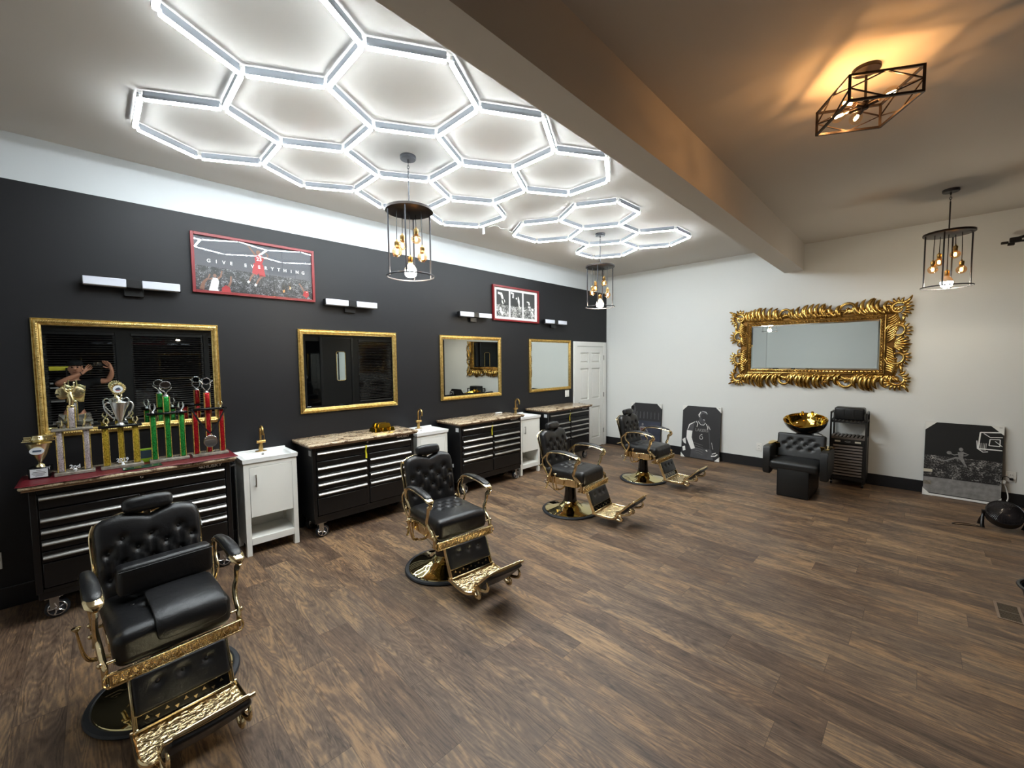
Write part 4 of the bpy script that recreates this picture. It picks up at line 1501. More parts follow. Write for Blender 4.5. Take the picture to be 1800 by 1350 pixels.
# 3: gold glitter, silver cup with wreath
t = tier_trophy('gold glitter column trophy with a silver loving cup and wreath', 0.112, ty, 'glitter_gold', 0.083, 0.305, 0.6, 'black_gloss', 'marble_grey')
col(t, 0.0, 0.02, 0.022, 0.305, 'glitter_gold', 0.017)
m = MB()
m.lathe((0, 0, 0.321), [(0.026, 0), (0.024, 0.008), (0.012, 0.016), (0.014, 0.03), (0.026, 0.07), (0.038, 0.11), (0.046, 0.15), (0.048, 0.168), (0.040, 0.172), (0.020, 0.178), (0.014, 0.186)], 14)
m.build('cup', 'silver', t)
for s_ in (-1, 1):
    m = MB()
    m.sweep([(s_ * 0.044, 0, 0.480), (s_ * 0.062, 0, 0.492), (s_ * 0.078, 0, 0.470), (s_ * 0.072, 0, 0.43), (s_ * 0.046, 0, 0.385), (s_ * 0.028, 0, 0.365), (s_ * 0.034, 0, 0.352)], [0.003, 0.005, 0.006, 0.006, 0.005, 0.004, 0.005], 8, smooth=4)
    m.build('cup_handle', 'silver', t)
m = MB()
m.lathe((0, 0, 0.505), [(0.012, 0), (0.010, 0.008), (0.005, 0.014)], 10)
for s_ in (-1, 1):
    m.sweep([(s_ * 0.003, 0, 0.515), (s_ * 0.018, 0, 0.535), (s_ * 0.014, 0, 0.548)], [0.004, 0.005, 0.003], 8, smooth=3)
    for k in range(9):
        a = radians(-80 + k * 20)
        cx_, cz_ = s_ * 0.032 * cos(a), 0.590 + 0.038 * sin(a)
        m.sweep([(cx_ * 0.9, 0, cz_ - 0.004), (cx_ * 1.15 + s_ * 0.004 * cos(a), -0.002, cz_ + 0.006), (cx_ * 1.3, 0, cz_ + 0.014)], [(0.003, 0.004), (0.004, 0.008), (0.001, 0.002)], 6, smooth=2)
m.sweep([(0.033 * cos(a), 0.002, 0.590 + 0.036 * sin(a)) for a in [i * pi / 12 for i in range(24)]], 0.006, 6, closed=True)
m.build('wreath', 'trophy_gold', t)
m = MB(); m.disc((0, 0.590), 0.027, 0.027, -0.004, 24, th=0.003); m.mi = 1; m.flat([(-0.018, 0.585), (0.018, 0.585), (0.008, 0.603), (-0.006, 0.600)], -0.0072); m.mi = 2; m.flat([(-0.012, 0.578), (0.012, 0.578), (0.010, 0.584), (-0.010, 0.584)], -0.0072)
m.build('badge', ['label_white', 'box_blue', 'print_red'], t)
for xx in (-0.075, 0.085):
    m = MB(); figure_flame(m, xx, -0.01, 0.321, 0.055); m.build('small_figure', 'trophy_gold', t)
m = MB(); m.lathe((0, -0.035, 0.022), [(0.012, 0), (0.008, 0.01), (0.005, 0.02)], 10); m.text('2019', 0.034, (0.0, 0.060), -0.035, th=0.004)
m.box((0, -0.035, 0.042), (0.05, 0.004, 0.006)); m.build('numeral', 'label_white', t)

# 4: green glitter
t = tier_trophy('green glitter column trophy with paired silver wings and an oval plate', 0.388, ty, 'glitter_green', 0.088, 0.375, 0.6, 'black_gloss', 'marble_grey', three=True)
col(t, 0.0, 0.018, 0.391, 0.515, 'glitter_green', 0.021)
m = MB(); m.lathe((0, 0.018, 0.515), [(0.018, 0), (0.016, 0.008), (0.007, 0.014), (0.006, 0.03)], 12)
for s_ in (-1, 1):
    m.sweep([(0, 0.018, 0.54), (s_ * 0.018, 0.016, 0.56), (s_ * 0.034, 0.016, 0.575), (s_ * 0.038, 0.016, 0.59)], [0.003, 0.004, 0.004, 0.002], 8, smooth=3)
m.sweep([(0.032 * cos(a), 0.014, 0.607 + 0.026 * sin(a)) for a in [i * pi / 12 for i in range(24)]], 0.004, 6, closed=True)
m.build('topper', 'silver', t)
m = MB(); m.disc((0, 0.607), 0.029, 0.023, 0.016, 24, th=0.004); m.build('oval_plate', 'bronze_black', t)
for xx in (-0.088, 0.088):
    m = MB()
    m.lathe((xx, -0.01, 0.391), [(0.010, 0), (0.008, 0.006), (0.004, 0.014)], 10)
    for s_ in (-1, 1):
        m.sweep([(xx + s_ * 0.003, -0.01, 0.402), (xx + s_ * 0.016, -0.01, 0.43), (xx + s_ * 0.010, -0.01, 0.466)], [(0.003, 0.005), (0.004, 0.010), (0.001, 0.002)], 8, smooth=3)
    m.build('wing_figure', 'silver', t)

# 5: red glitter
t = tier_trophy('red glitter column trophy draped with a medal, rightmost of the trophies', 0.655, ty, 'glitter_red', 0.090, 0.385, 0.6, 'black_gloss', 'marble_grey')
col(t, 0.0, 0.02, 0.022, 0.385, 'glitter_red', 0.019)
col(t, 0.0, 0.015, 0.401, 0.53, 'glitter_red', 0.021)
m = MB(); m.lathe((0, 0.015, 0.53), [(0.018, 0), (0.014, 0.008), (0.006, 0.012)], 12)
for s_ in (-1, 1):
    m.sweep([(0, 0.013, 0.54), (s_ * 0.022, 0.012, 0.565), (s_ * 0.030, 0.012, 0.59), (s_ * 0.022, 0.012, 0.60)], [0.004, 0.004, 0.004, 0.003], 8, smooth=3)
    m.sweep([(s_ * 0.024, 0.012, 0.60), (s_ * 0.040, 0.012, 0.625), (s_ * 0.048, 0.012, 0.628)], [0.005, 0.004, 0.001], 8, smooth=3)
m.sweep([(0.026 * cos(a), 0.010, 0.625 + 0.026 * sin(a)) for a in [i * pi / 12 for i in range(24)]], 0.0045, 6, closed=True)
m.build('topper', 'silver', t)
m = MB(); m.disc((0, 0.625), 0.023, 0.023, 0.013, 24, th=0.005); m.build('disc_plate', 'black_gloss', t)
m = MB(); figure_flame(m, 0.088, 0.0, 0.401, 0.05); m.build('small_figure', 'trophy_gold', t)
# medal on ribbon hung over the red trophy
t2 = thing('medal', 'silver medal on a black ribbon hanging over the red glitter trophy', 'medal', (0.655, ty, ZR))
m = MB()
for s_ in (-1, 1):
    m.sweep([(s_ * 0.112, -0.047, 0.404), (s_ * 0.108, -0.050, 0.38), (s_ * 0.05, -0.052, 0.26), (0.004 * s_, -0.052, 0.19)], [(0.0065, 0.0008)] * 4, 6, smooth=3, up=(0, 1, 0))
m.sweep([(-0.112, -0.047, 0.404), (-0.106, -0.02, 0.4035), (-0.05, 0.01, 0.4035), (0.05, 0.0, 0.4035), (0.112, -0.047, 0.404)], [(0.006, 0.0008)] * 5, 6, smooth=3, up=(0, 0, 1))
m.build('ribbon', 'black_cloth', t2)
m = MB()
m.lathe((0, -0.050, 0.120), [(0.046, 0), (0.048, -0.002), (0.046, -0.006), (0.040, -0.005)], 28, 'Y')
m.sweep([(0.006 * cos(a), -0.052, 0.176 + 0.009 * sin(a)) for a in [i * pi / 6 for i in range(12)]], 0.002, 6, closed=True)
for k in range(7):
    a = radians(40 + k * 17)
    m.sphere((0.046 * cos(a), -0.054, 0.120 + 0.050 * sin(a)), 0.006, 8, 6)
for z, w2 in ((0.128, 0.05), (0.118, 0.058), (0.106, 0.044)):
    m.box((0, -0.0575, z), (w2, 0.003, 0.005))
m.build('disc', 'silver', t2)

# boxes and plates between the trophies
m = MB()
m.bb(-0.042, 0.042, -0.02, 0.02, 0, 0.03, 0.002)
m.mi = 1
m.bb(-0.042, 0.042, -0.019, 0.019, 0.030, 0.092, 0.002)
m.mi = 0
m.bb(-0.042, 0.042, -0.018, 0.018, 0.092, 0.104, 0.002)
o = m.build('card_box', ['lime', 'box_blue'], loc=(0.252, ty + 0.085, ZR), rotz=0.0)
tag(o, 'lime and slate coloured card box between the gold and green trophies', 'box')
m = MB(); m.box((0, 0, 0.005), (0.22, 0.10, 0.007), 0.002, rot=Matrix.Rotation(0.05, 3, 'Z'))
o = m.build('award_plate', 'award_glass', loc=(0.215, ty - 0.135, ZR))
tag(o, 'dark green glass award plate lying on the runner before the gold trophy', 'award plate')


# ================================================================== BARBER CHAIRS (local: sitter faces -y)
def rotx(a):
    return Matrix.Rotation(a, 3, 'X')


def tuft(buttons, depth, sig, axis_u=0, axis_v=2, face=1, sgn=-1.0, valley=0.35):
    """pushes the front face (coordinate 'face', side sgn) in at every button and along creases"""
    def fn_builder(extent, hface):
        def fn(p):
            q = p.copy()
            # only on the front half
            k = max(0.0, min(1.0, (sgn * p[face]) / hface))
            if k <= 0:
                return q
            u, v = p[axis_u], p[axis_v]
            d = 0.0
            for (bu, bv) in buttons:
                r2 = (u - bu) ** 2 + (v - bv) ** 2
                d = max(d, depth * math.exp(-r2 / (2 * sig * sig)))
            # diagonal creases to neighbours
            for i, (au, av) in enumerate(buttons):
                for (bu, bv) in buttons[i + 1:]:
                    L2 = (bu - au) ** 2 + (bv - av) ** 2
                    if L2 > fn.maxl ** 2 or abs(av - bv) < 0.01:
                        continue
                    t_ = max(0, min(1, ((u - au) * (bu - au) + (v - av) * (bv - av)) / L2))
                    rr2 = (u - au - t_ * (bu - au)) ** 2 + (v - av - t_ * (bv - av)) ** 2
                    d = max(d, depth * valley * math.exp(-rr2 / (2 * (sig * 0.35) ** 2)))
            q[face] -= sgn * d * k
            return q
        fn.maxl = 0.13
        return fn
    return fn_builder


def barber_chair(label, loc, rz):
    t = thing('barber_chair', label, 'barber chair', loc, rz, 'black and gold barber chairs in a row')
    G, Lr = 'chair_gold', 'leather'
    # --- base
    bs = MB().lathe((0, 0, 0), [(0.300, 0), (0.316, 0.003), (0.322, 0.012), (0.316, 0.022), (0.296, 0.026), (0.290, 0.022)], 64, capt=True).build('base_ring', 'rubber', t)
    MB().lathe((0, 0, 0.020), [(0.291, 0), (0.286, 0.008), (0.26, 0.016), (0.20, 0.027), (0.14, 0.044), (0.10, 0.066), (0.078, 0.096)], 64).build('base_dome', 'base_disc', t)
    m = MB()
    m.lathe((0, 0, 0.085), [(0.078, 0), (0.076, 0.01), (0.066, 0.10), (0.060, 0.20), (0.058, 0.235)], 32)
    m.build('column', 'black_gloss', t)
    m = MB()
    m.sweep([(-0.062, 0.05, 0.150), (-0.10, 0.16, 0.225), (-0.125, 0.235, 0.285), (-0.14, 0.27, 0.30)], [0.005, 0.0055, 0.0055, 0.005], 8, smooth=3)
    m.sweep([(-0.14, 0.27, 0.30), (-0.10, 0.285, 0.315), (-0.06, 0.27, 0.318)], 0.005, 8, smooth=3)
    m.build('pump_lever', 'chrome', t)
    # --- seat frame
    m = MB()
    m.rbox((0, -0.02, 0.385), (0.455, 0.41, 0.085), 0.015, k=2)
    for s_ in (-1, 1):
        m.bb(s_ * 0.226, s_ * 0.234, -0.20, 0.165, 0.345, 0.425, 0.002)
        m.bb(s_ * 0.232, s_ * 0.238, -0.085, 0.125, 0.355, 0.415, 0.002)
    m.bb(-0.12, 0.12, -0.14, 0.14, 0.312, 0.345, 0.004)
    m.build('seat_frame', G, t)
    # --- seat cushion, front rolls down
    btn = [(-0.13, 0.02), (-0.045, 0.02), (0.045, 0.02), (0.13, 0.02), (-0.09, 0.09), (0.0, 0.09), (0.09, 0.09), (-0.09, -0.05), (0.0, -0.05), (0.09, -0.05)]

    def seatfn(p):
        q = p.copy()
        if q.z > 0:
            k = q.z / 0.05
            q.z += 0.016 * (1 - (p.x / 0.25) ** 2) * (1 - ((p.y) / 0.26) ** 2) * k
            for bu, bv in btn:
                q.z -= 0.019 * k * math.exp(-((p.x - bu) ** 2 + (p.y - bv) ** 2) / (2 * 0.017 ** 2))
        # waterfall front
        if p.y < -0.17:
            f = (-0.17 - p.y) / 0.10
            if q.z < 0:
                q.z -= 0.062 * min(1, f * 1.6)
            q.y -= 0.0
        return q
    m = MB()
    m.rbox((0, -0.045, 0.472), (0.488, 0.53, 0.10), 0.048, k=5, mid=30, fn=seatfn)
    st = m.build('seat_cushion', Lr, t, ang=60)
    m = MB()
    for bu, bv in btn:
        zc_ = 0.522 + 0.016 * (1 - (bu / 0.25) ** 2) * (1 - (bv / 0.26) ** 2) - 0.015
        m.sphere((bu, bv - 0.045, zc_), 0.0095, 10, 6, (1, 1, 0.6))
    m.build('buttons', Lr, st)
    # --- front apron, fretwork
    m = MB()
    ya = -0.332
    for z0_, z1_ in ((0.322, 0.330), (0.376, 0.384)):
        m.rbox((0, ya - 0.004, (z0_ + z1_) / 2), (0.545, 0.014, z1_ - z0_), 0.003, k=2)
    for s_ in (-1, 1):
        m.sweep([(s_ * 0.270, ya, 0.384), (s_ * 0.282, ya, 0.365), (s_ * 0.282, ya, 0.338), (s_ * 0.262, ya, 0.322)], 0.005, 8, smooth=3)
        m.box((s_ * 0.255, ya, 0.353), (0.006, 0.010, 0.05))
    n_ = 13
    m2 = m
    for i in range(n_):
        u = -0.24 + 0.48 * (i + 0.5) / n_
        wv = 0.48 / n_
        m.sweep([(u - wv / 2, ya - 0.004, 0.331), (u - wv * 0.1, ya - 0.006, 0.352), (u, ya - 0.006, 0.372), (u + wv * 0.1, ya - 0.006, 0.352), (u + wv / 2, ya - 0.004, 0.331)], 0.0028, 6, smooth=2)
        m.sphere((u + wv / 2, ya - 0.004, 0.366), 0.005, 8, 6)
    m.bb(-0.265, 0.265, ya, -0.24, 0.315, 0.322, 0.002)
    m.build('front_apron', G, t)
    MB().bb(-0.262, 0.262, ya - 0.0005, ya + 0.006, 0.322, 0.384, 0.001).build('apron_backing', 'plate_gold', t)
    # --- backrest
    th_ = radians(-11)   # leans back: top further +y
    bbtn = []
    for r_, (n2, zz_) in enumerate([(3, 0.095), (4, 0.035), (3, -0.03), (4, -0.09)]):
        for i in range(n2):
            bbtn.append(((i - (n2 - 1) / 2) * (0.125 if n2 == 4 else 0.125), zz_))
    HB = 0.215

    def topline(u):
        a = abs(u) / 0.235
        return 0.012 * (1 - cos(min(1, a * 1.35) * pi)) / 2 * 2 - 0.010 - 0.03 * max(0, a - 0.62) ** 2 * 6

    tf = tuft(bbtn, 0.024, 0.015, 0, 2, 1, -1.0)((0.25, 0.215), 0.035)

    def backfn(p):
        q = tf(p)
        if p.y < 0:
            q.y -= 0.014 * (1 - (p.x / 0.25) ** 2) * (1 - (p.z / 0.25) ** 2)
        v = (p.z + HB) / (2 * HB)
        # outline: shoulders and a dipped centre
        a = abs(p.x) / 0.235
        q.z += max(0, v) ** 3 * (0.030 * sin(min(1.0, a / 0.95) * pi * 0.93) - 0.018)
        q.x *= (1.0 + 0.04 * v - 0.05 * max(0, v - 0.85) * 6 * a)
        # curl backwards at the top
        q.y += 0.03 * max(0, v - 0.75) ** 2 * 8
        return q
    R3 = rotx(th_)
    m = MB()
    m.rbox((0, 0.205, 0.678), (0.462, 0.072, 2 * HB), 0.032, k=5, mid=34, fn=backfn, rot=R3)
    bk = m.build('backrest', Lr, t, ang=75)
    m = MB()
    for bu, bv in bbtn:
        p = R3 @ Vector((bu, -0.036 - 0.014 * (1 - (bu / .25) ** 2) * (1 - (bv / .25) ** 2) + 0.020, bv)) + Vector((0, 0.205, 0.678))
        m.sphere(p, 0.010, 10, 7, (1, 0.6, 1))
    m.build('buttons', Lr, bk)
    m = MB(); p = R3 @ Vector((0.243, -0.02, 0.08)) + Vector((0, 0.205, 0.678)); m.box(p, (0.003, 0.018, 0.03), rot=R3)
    m.build('white_label', 'label_white', bk)
    # gold rail around the rear edge of the back
    m = MB()
    def BP(x, y, z):
        return R3 @ Vector((x, y, z)) + Vector((0, 0.205, 0.678))
    for s_ in (-1, 1):
        m.sweep([BP(s_ * 0.235, 0.036, -0.20), BP(s_ * 0.240, 0.040, 0.0), BP(s_ * 0.242, 0.052, 0.13), BP(s_ * 0.225, 0.066, 0.185)], [(0.007, 0.014)] * 4, 8, smooth=4, up=(1, 0, 0))
    m.sweep([BP(-0.225, 0.066, 0.185), BP(-0.11, 0.072, 0.222), BP(0, 0.072, 0.205), BP(0.11, 0.072, 0.222), BP(0.225, 0.066, 0.185)], 0.008, 8, smooth=4)
    m.rbox(BP(0, 0.048, 0), (0.44, 0.012, 0.38), 0.005, k=2, rot=R3)
    m.build('back_rail', G, t)
    m = MB()
    m.box(BP(0, 0.05, 0.22), (0.035, 0.01, 0.10), 0.003, rot=R3)
    m.box(BP(0, 0.062, 0.12), (0.06, 0.02, 0.06), 0.004, rot=R3)
    m.sphere(BP(0, 0.085, 0.12), 0.014)
    hp = m.build('headrest_post', G, t)
    # --- headrest
    m = MB()
    def hfn(p):
        q = p.copy()
        k = 1 - (p.x / 0.12) ** 2 * 0.22
        q.z *= k; q.y *= k
        if p.y < 0:
            q.y += 0.018 * (1 - (p.x / 0.1) ** 2) * 0
        return q
    m.rbox((0, 0.248, 0.934), (0.232, 0.082, 0.086), 0.028, k=4, mid=8, fn=hfn, rot=rotx(radians(-18)))
    hr = m.build('headrest', Lr, t, ang=60)
    # --- arms
    for s_ in (-1, 1):
        x = s_ * 0.290
        m = MB()
        path = [(x, 0.135, 0.655), (x, 0.110, 0.676), (x, 0.04, 0.694), (x, -0.06, 0.700), (x, -0.16, 0.694), (x, -0.235, 0.680), (x, -0.275, 0.664), (x, -0.292, 0.646)]
        m.sweep(path, [(0.014, 0.008), (0.022, 0.010), (0.029, 0.012), (0.034, 0.012), (0.037, 0.012), (0.038, 0.013), (0.034, 0.014), (0.014, 0.010)], 12, smooth=4, up=(0, 0, 1))
        # scroll under the tip
        m.sweep([(x, -0.285, 0.652), (x, -0.272, 0.628), (x, -0.250, 0.616), (x, -0.243, 0.600)], [(0.022, 0.012), (0.020, 0.012), (0.017, 0.014), (0.013, 0.013)], 10, smooth=4, up=(1, 0, 0))
        arm = m.build('armrest', G, t)
        m = MB()
        pth = [(x, 0.105, 0.688), (x, 0.04, 0.705), (x, -0.06, 0.712), (x, -0.16, 0.706), (x, -0.235, 0.691), (x, -0.262, 0.680)]
        m.sweep(pth, [(0.010, 0.004), (0.023, 0.012), (0.030, 0.016), (0.033, 0.016), (0.032, 0.013), (0.016, 0.006)], 14, smooth=4, up=(0, 0, 1))
        m.build('arm_pad', Lr, arm)
        # front bracket: S curve down to the apron
        m = MB()
        m.sweep([(x, -0.245, 0.615), (x, -0.232, 0.56), (s_ * 0.286, -0.212, 0.505), (s_ * 0.280, -0.232, 0.46), (s_ * 0.276, -0.275, 0.425), (s_ * 0.274, -0.300, 0.39), (s_ * 0.274, -0.300, 0.335)],
                [(0.020, 0.013), (0.015, 0.011), (0.017, 0.014), (0.018, 0.014), (0.017, 0.014), (0.017, 0.013), (0.017, 0.013)], 10, smooth=5, up=(1, 0, 0))
        m.sphere((s_ * 0.287, -0.292, 0.415), 0.013, 12, 8)
        m.cyl((s_ * 0.235, -0.292, 0.415), (s_ * 0.287, -0.292, 0.415), 0.006, n=10)
        m.build('front_arm_bracket', G, t)
        # rear bracket: open loop
        m = MB()
        m.sweep([(x, 0.118, 0.668), (x, 0.130, 0.60), (s_ * 0.284, 0.075, 0.535), (s_ * 0.278, 0.095, 0.47), (s_ * 0.272, 0.12, 0.42), (s_ * 0.268, 0.125, 0.36)],
                [(0.014, 0.012), (0.009, 0.009), (0.010, 0.010), (0.012, 0.010), (0.014, 0.012), (0.013, 0.010)], 10, smooth=5, up=(1, 0, 0))
        m.sweep([(x, 0.13, 0.655), (x, 0.185, 0.61), (s_ * 0.286, 0.19, 0.55), (s_ * 0.278, 0.15, 0.47), (s_ * 0.272, 0.125, 0.43)],
                [(0.010, 0.010), (0.009, 0.010), (0.010, 0.010), (0.010, 0.010), (0.012, 0.010)], 10, smooth=5, up=(1, 0, 0))
        for yy, zz_ in ((0.125, 0.42), (0.13, 0.36), (0.115, 0.665)):
            m.sphere((s_ * 0.284, yy, zz_), 0.012, 12, 8)
        m.cyl((s_ * 0.225, 0.125, 0.40), (s_ * 0.284, 0.125, 0.40), 0.008, n=10)
        m.sweep([(s_ * 0.270, 0.125, 0.36), (s_ * 0.268, 0.15, 0.31), (s_ * 0.268, 0.165, 0.285)], [(0.010, 0.012), (0.009, 0.010), (0.010, 0.012)], 8, smooth=3, up=(1, 0, 0))
        # drop loop below the frame
        m.sweep([(s_ * 0.262, 0.085, 0.42), (s_ * 0.264, 0.07, 0.345), (s_ * 0.262, 0.04, 0.292), (s_ * 0.20, 0.0, 0.287), (s_ * 0.13, -0.01, 0.31)], [(0.009, 0.007)] * 5, 8, smooth=4, up=(1, 0, 0))
        # link to the backrest
        m.sweep([(s_ * 0.268, 0.165, 0.50), (s_ * 0.255, 0.20, 0.505), (s_ * 0.242, 0.215, 0.51)], 0.010, 8, smooth=3)
        m.cyl((s_ * 0.225, 0.192, 0.51), (s_ * 0.275, 0.192, 0.51), 0.009, n=10)
        m.build('rear_arm_bracket', G, t)
    # recline lever with a round knob on the left of the picture
    m = MB()
    m.sweep([(-0.262, -0.005, 0.305), (-0.300, -0.008, 0.315), (-0.322, -0.012, 0.36), (-0.334, -0.010, 0.43), (-0.340, -0.010, 0.475)], [0.011, 0.010, 0.008, 0.006, 0.005], 10, smooth=4)
    m.lathe((-0.340, -0.010, 0.472), [(0.006, 0), (0.010, 0.006), (0.017, 0.014), (0.018, 0.020), (0.010, 0.024)], 16)
    m.build('recline_lever', G, t)
    # cross bar under the back
    m = MB(); m.cyl((-0.25, 0.185, 0.48), (0.25, 0.185, 0.48), 0.008, n=10)
    m.sweep([(-0.15, 0.262, 0.52), (-0.19, 0.285, 0.51), (-0.20, 0.31, 0.505)], 0.007, 8, smooth=3)
    m.build('cross_bar', G, t)
    # --- leg rest panel
    pa, pb = Vector((0, -0.322, 0.322)), Vector((0, -0.408, 0.118))
    dv = (pb - pa).normalized()
    ax_ = math.atan2(dv.y, -dv.z)     # lean
    R4 = Matrix.Rotation(ax_, 3, 'X')
    mid = (pa + pb) / 2
    Ln = (pb - pa).length

    def LP(x, y, z):
        return R4 @ Vector((x, y, z)) + mid
    lb = [(-0.10, 0.025), (0, 0.025), (0.10, 0.025)]

    def legfn(p):
        q = p.copy()
        if p.y < 0:
            q.y -= 0.006 * (1 - (p.x / 0.2) ** 2)
            for bu, bv in lb:
                q.y += 0.012 * math.exp(-((p.x - bu) ** 2 + (p.z - bv) ** 2) / (2 * 0.013 ** 2))
        return q
    m = MB()
    m.rbox(LP(0, -0.006, 0.028), (0.385, 0.034, Ln * 0.72), 0.012, k=3, mid=26, fn=legfn, rot=R4)
    lg = m.build('leg_rest', Lr, t, ang=60)
    m = MB()
    for bu, bv in lb:
        m.sphere(LP(bu, -0.018, bv + 0.028), 0.009, 10, 6, (1, 0.6, 1))
    m.build('buttons', Lr, lg)
    m = MB()
    for s_ in (-1, 1):
        m.box(LP(s_ * 0.198, 0.0, -0.006), (0.012, 0.034, Ln + 0.02), 0.003, rot=R4)
    m.box(LP(0, 0.010, -Ln / 2 + 0.028), (0.385, 0.012, 0.060), 0.002, rot=R4)
    m.box(LP(0, -0.012, -Ln / 2 + 0.002), (0.40, 0.02, 0.010), 0.002, rot=R4)
    m.box(LP(0, -0.010, -Ln / 2 + 0.060), (0.385, 0.012, 0.006), 0.001, rot=R4)
    m.bb(-0.17, 0.17, -0.30, -0.20, 0.305, 0.318, 0.002)
    m.build('leg_rest_frame', G, t)
    m = MB()
    m.box(LP(0, 0.002, -Ln / 2 + 0.031), (0.37, 0.006, 0.048), rot=R4)
    pl = m.build('fret_plate', 'black_gloss', t)
    m = MB()
    for i in range(9):
        u = -0.15 + 0.30 * i / 8
        for dz, ss in ((0.008, 1), (-0.008, -1)):
            if (i + (ss > 0)) % 2:
                c_ = LP(u, -0.0018, -Ln / 2 + 0.031 + dz)
                a_ = m.ring([c_ + R4 @ Vector((-0.009, 0, -0.006 * ss)), c_ + R4 @ Vector((0.009, 0, -0.006 * ss)), c_ + R4 @ Vector((0, 0, 0.008 * ss))])
                b_ = m.ring([v_.co + R4 @ Vector((0, -0.003, 0)) for v_ in a_])
                m.bridge(a_, b_); m.face(a_); m.face(b_)
    m.build('fret_triangles', G, pl)
    # --- footplate
    m = MB()
    out = [(-0.205, -0.405), (-0.205, -0.60), (-0.175, -0.640), (-0.135, -0.628), (-0.115, -0.612), (0.115, -0.612), (0.135, -0.628), (0.175, -0.640), (0.205, -0.60), (0.205, -0.405)]
    m.prism(out, 0.100, 0.112, 'XY')
    m.build('footplate', 'plate_gold', t)
    m = MB()
    for s_ in (-1, 1):
        m.sweep([(s_ * 0.208, -0.395, 0.112), (s_ * 0.210, -0.50, 0.106), (s_ * 0.208, -0.60, 0.106), (s_ * 0.178, -0.645, 0.108), (s_ * 0.14, -0.628, 0.108), (s_ * 0.115, -0.612, 0.108)], [(0.009, 0.014)] * 6, 8, smooth=3, up=(0, 0, 1))
        m.cyl((s_ * 0.185, -0.405, 0.118), (s_ * 0.215, -0.405, 0.118), 0.012, n=12)
    m.box((0, -0.612, 0.106), (0.23, 0.012, 0.026), 0.003)
    # scroll brackets that carry the flap
    for s_ in (-1, 1):
        x = s_ * 0.150
        m.sweep([(x, -0.625, 0.104), (x, -0.655, 0.085), (x, -0.690, 0.086), (x, -0.700, 0.110), (x, -0.680, 0.130), (x, -0.655, 0.130), (x, -0.645, 0.150), (x, -0.66, 0.172), (x, -0.69, 0.178)],
                [(0.014, 0.010), (0.014, 0.012), (0.014, 0.012), (0.014, 0.012), (0.013, 0.010), (0.013, 0.010), (0.013, 0.010), (0.012, 0.009), (0.012, 0.008)], 10, smooth=4, up=(1, 0, 0))
        m.sweep([(x, -0.668, 0.150), (x, -0.73, 0.155), (x, -0.785, 0.175), (x, -0.80, 0.21), (x, -0.785, 0.235)], [(0.013, 0.009), (0.012, 0.009), (0.012, 0.009), (0.011, 0.008), (0.009, 0.006)], 10, smooth=4, up=(1, 0, 0))
    m.cyl((-0.16, -0.662, 0.150), (0.16, -0.662, 0.150), 0.007, n=10)
    m.build('footplate_frame', G, t)
    # --- foot flap: padded underside with gold rim
    fa, fb = Vector((0, -0.672, 0.158)), Vector((0, -0.828, 0.305))
    fd = (fb - fa).normalized()
    fang = math.atan2(fd.z, -fd.y)
    # frame: local x = x, local -y = along the flap, local z = upper face normal
    R5 = Matrix.Rotation(-fang, 3, 'X')
    fm = (fa + fb) / 2
    FL = (fb - fa).length

    def FP(x, y, z):
        return R5 @ Vector((x, y, z)) + fm

    def flapfn(p):
        q = p.copy()
        e = abs(p.x) / 0.2
        k_ = (-p.y / (FL / 2) + 1) / 2
        q.x *= 1 - 0.10 * max(0, abs(p.y) / (FL / 2) - 0.5) * 2
        if p.z < 0:
            q.z -= 0.010 * (1 - e * e)
        return q
    m = MB(); m.rbox(FP(0, 0, 0.006), (0.325, FL, 0.014), 0.006, k=2, mid=8, fn=flapfn, rot=R5)
    fl = m.build('foot_flap', G, t)
    m = MB(); m.rbox(FP(0, 0, -0.010), (0.315, FL - 0.014, 0.024), 0.010, k=3, mid=10, fn=flapfn, rot=R5)
    m.build('foot_pad', Lr, fl, ang=60)
    for s_ in (-1, 1):
        m = MB(); m.cyl(FP(s_ * 0.138, -FL / 2 + 0.006, 0.0), FP(s_ * 0.165, -FL / 2 + 0.006, 0.0), 0.009, n=10)
        m.build('flap_stud', G, fl)
        m = MB(); m.sphere(FP(s_ * 0.130, FL / 2 - 0.03, 0.016), 0.010, 10, 8)
        m.build('flap_stud', G, fl)

    def narrow(o):
        for c_ in bpy.data.objects:
            if c_.parent == o:
                nm = c_.name.split('.')[0]
                if nm not in ('base_ring', 'base_dome', 'column'):
                    for v_ in c_.data.vertices:
                        v_.co.x *= 0.93
                        v_.co.z += 0.014 * max(0.0, min(1.0, (v_.co.z - 0.55) / 0.1))
                narrow(c_)
    narrow(t)
    return t


ch = barber_chair('black tufted barber chair with a booster cushion on its seat, nearest the camera', (0.192, 2.80, 0), radians(5))
for lab, loc, rz in (('black tufted barber chair in front of the gold bars cabinet, second from the camera', (1.985, 2.80, 0), radians(-5)),
                     ('black tufted barber chair third from the camera, between the third and fourth tool cabinets', (3.755, 2.82, 0), radians(4)),
                     ('black tufted barber chair farthest from the camera, in front of the two left canvases', (5.44, 2.80, 0), 0.0)):
    dup(ch, loc, rz, lab)

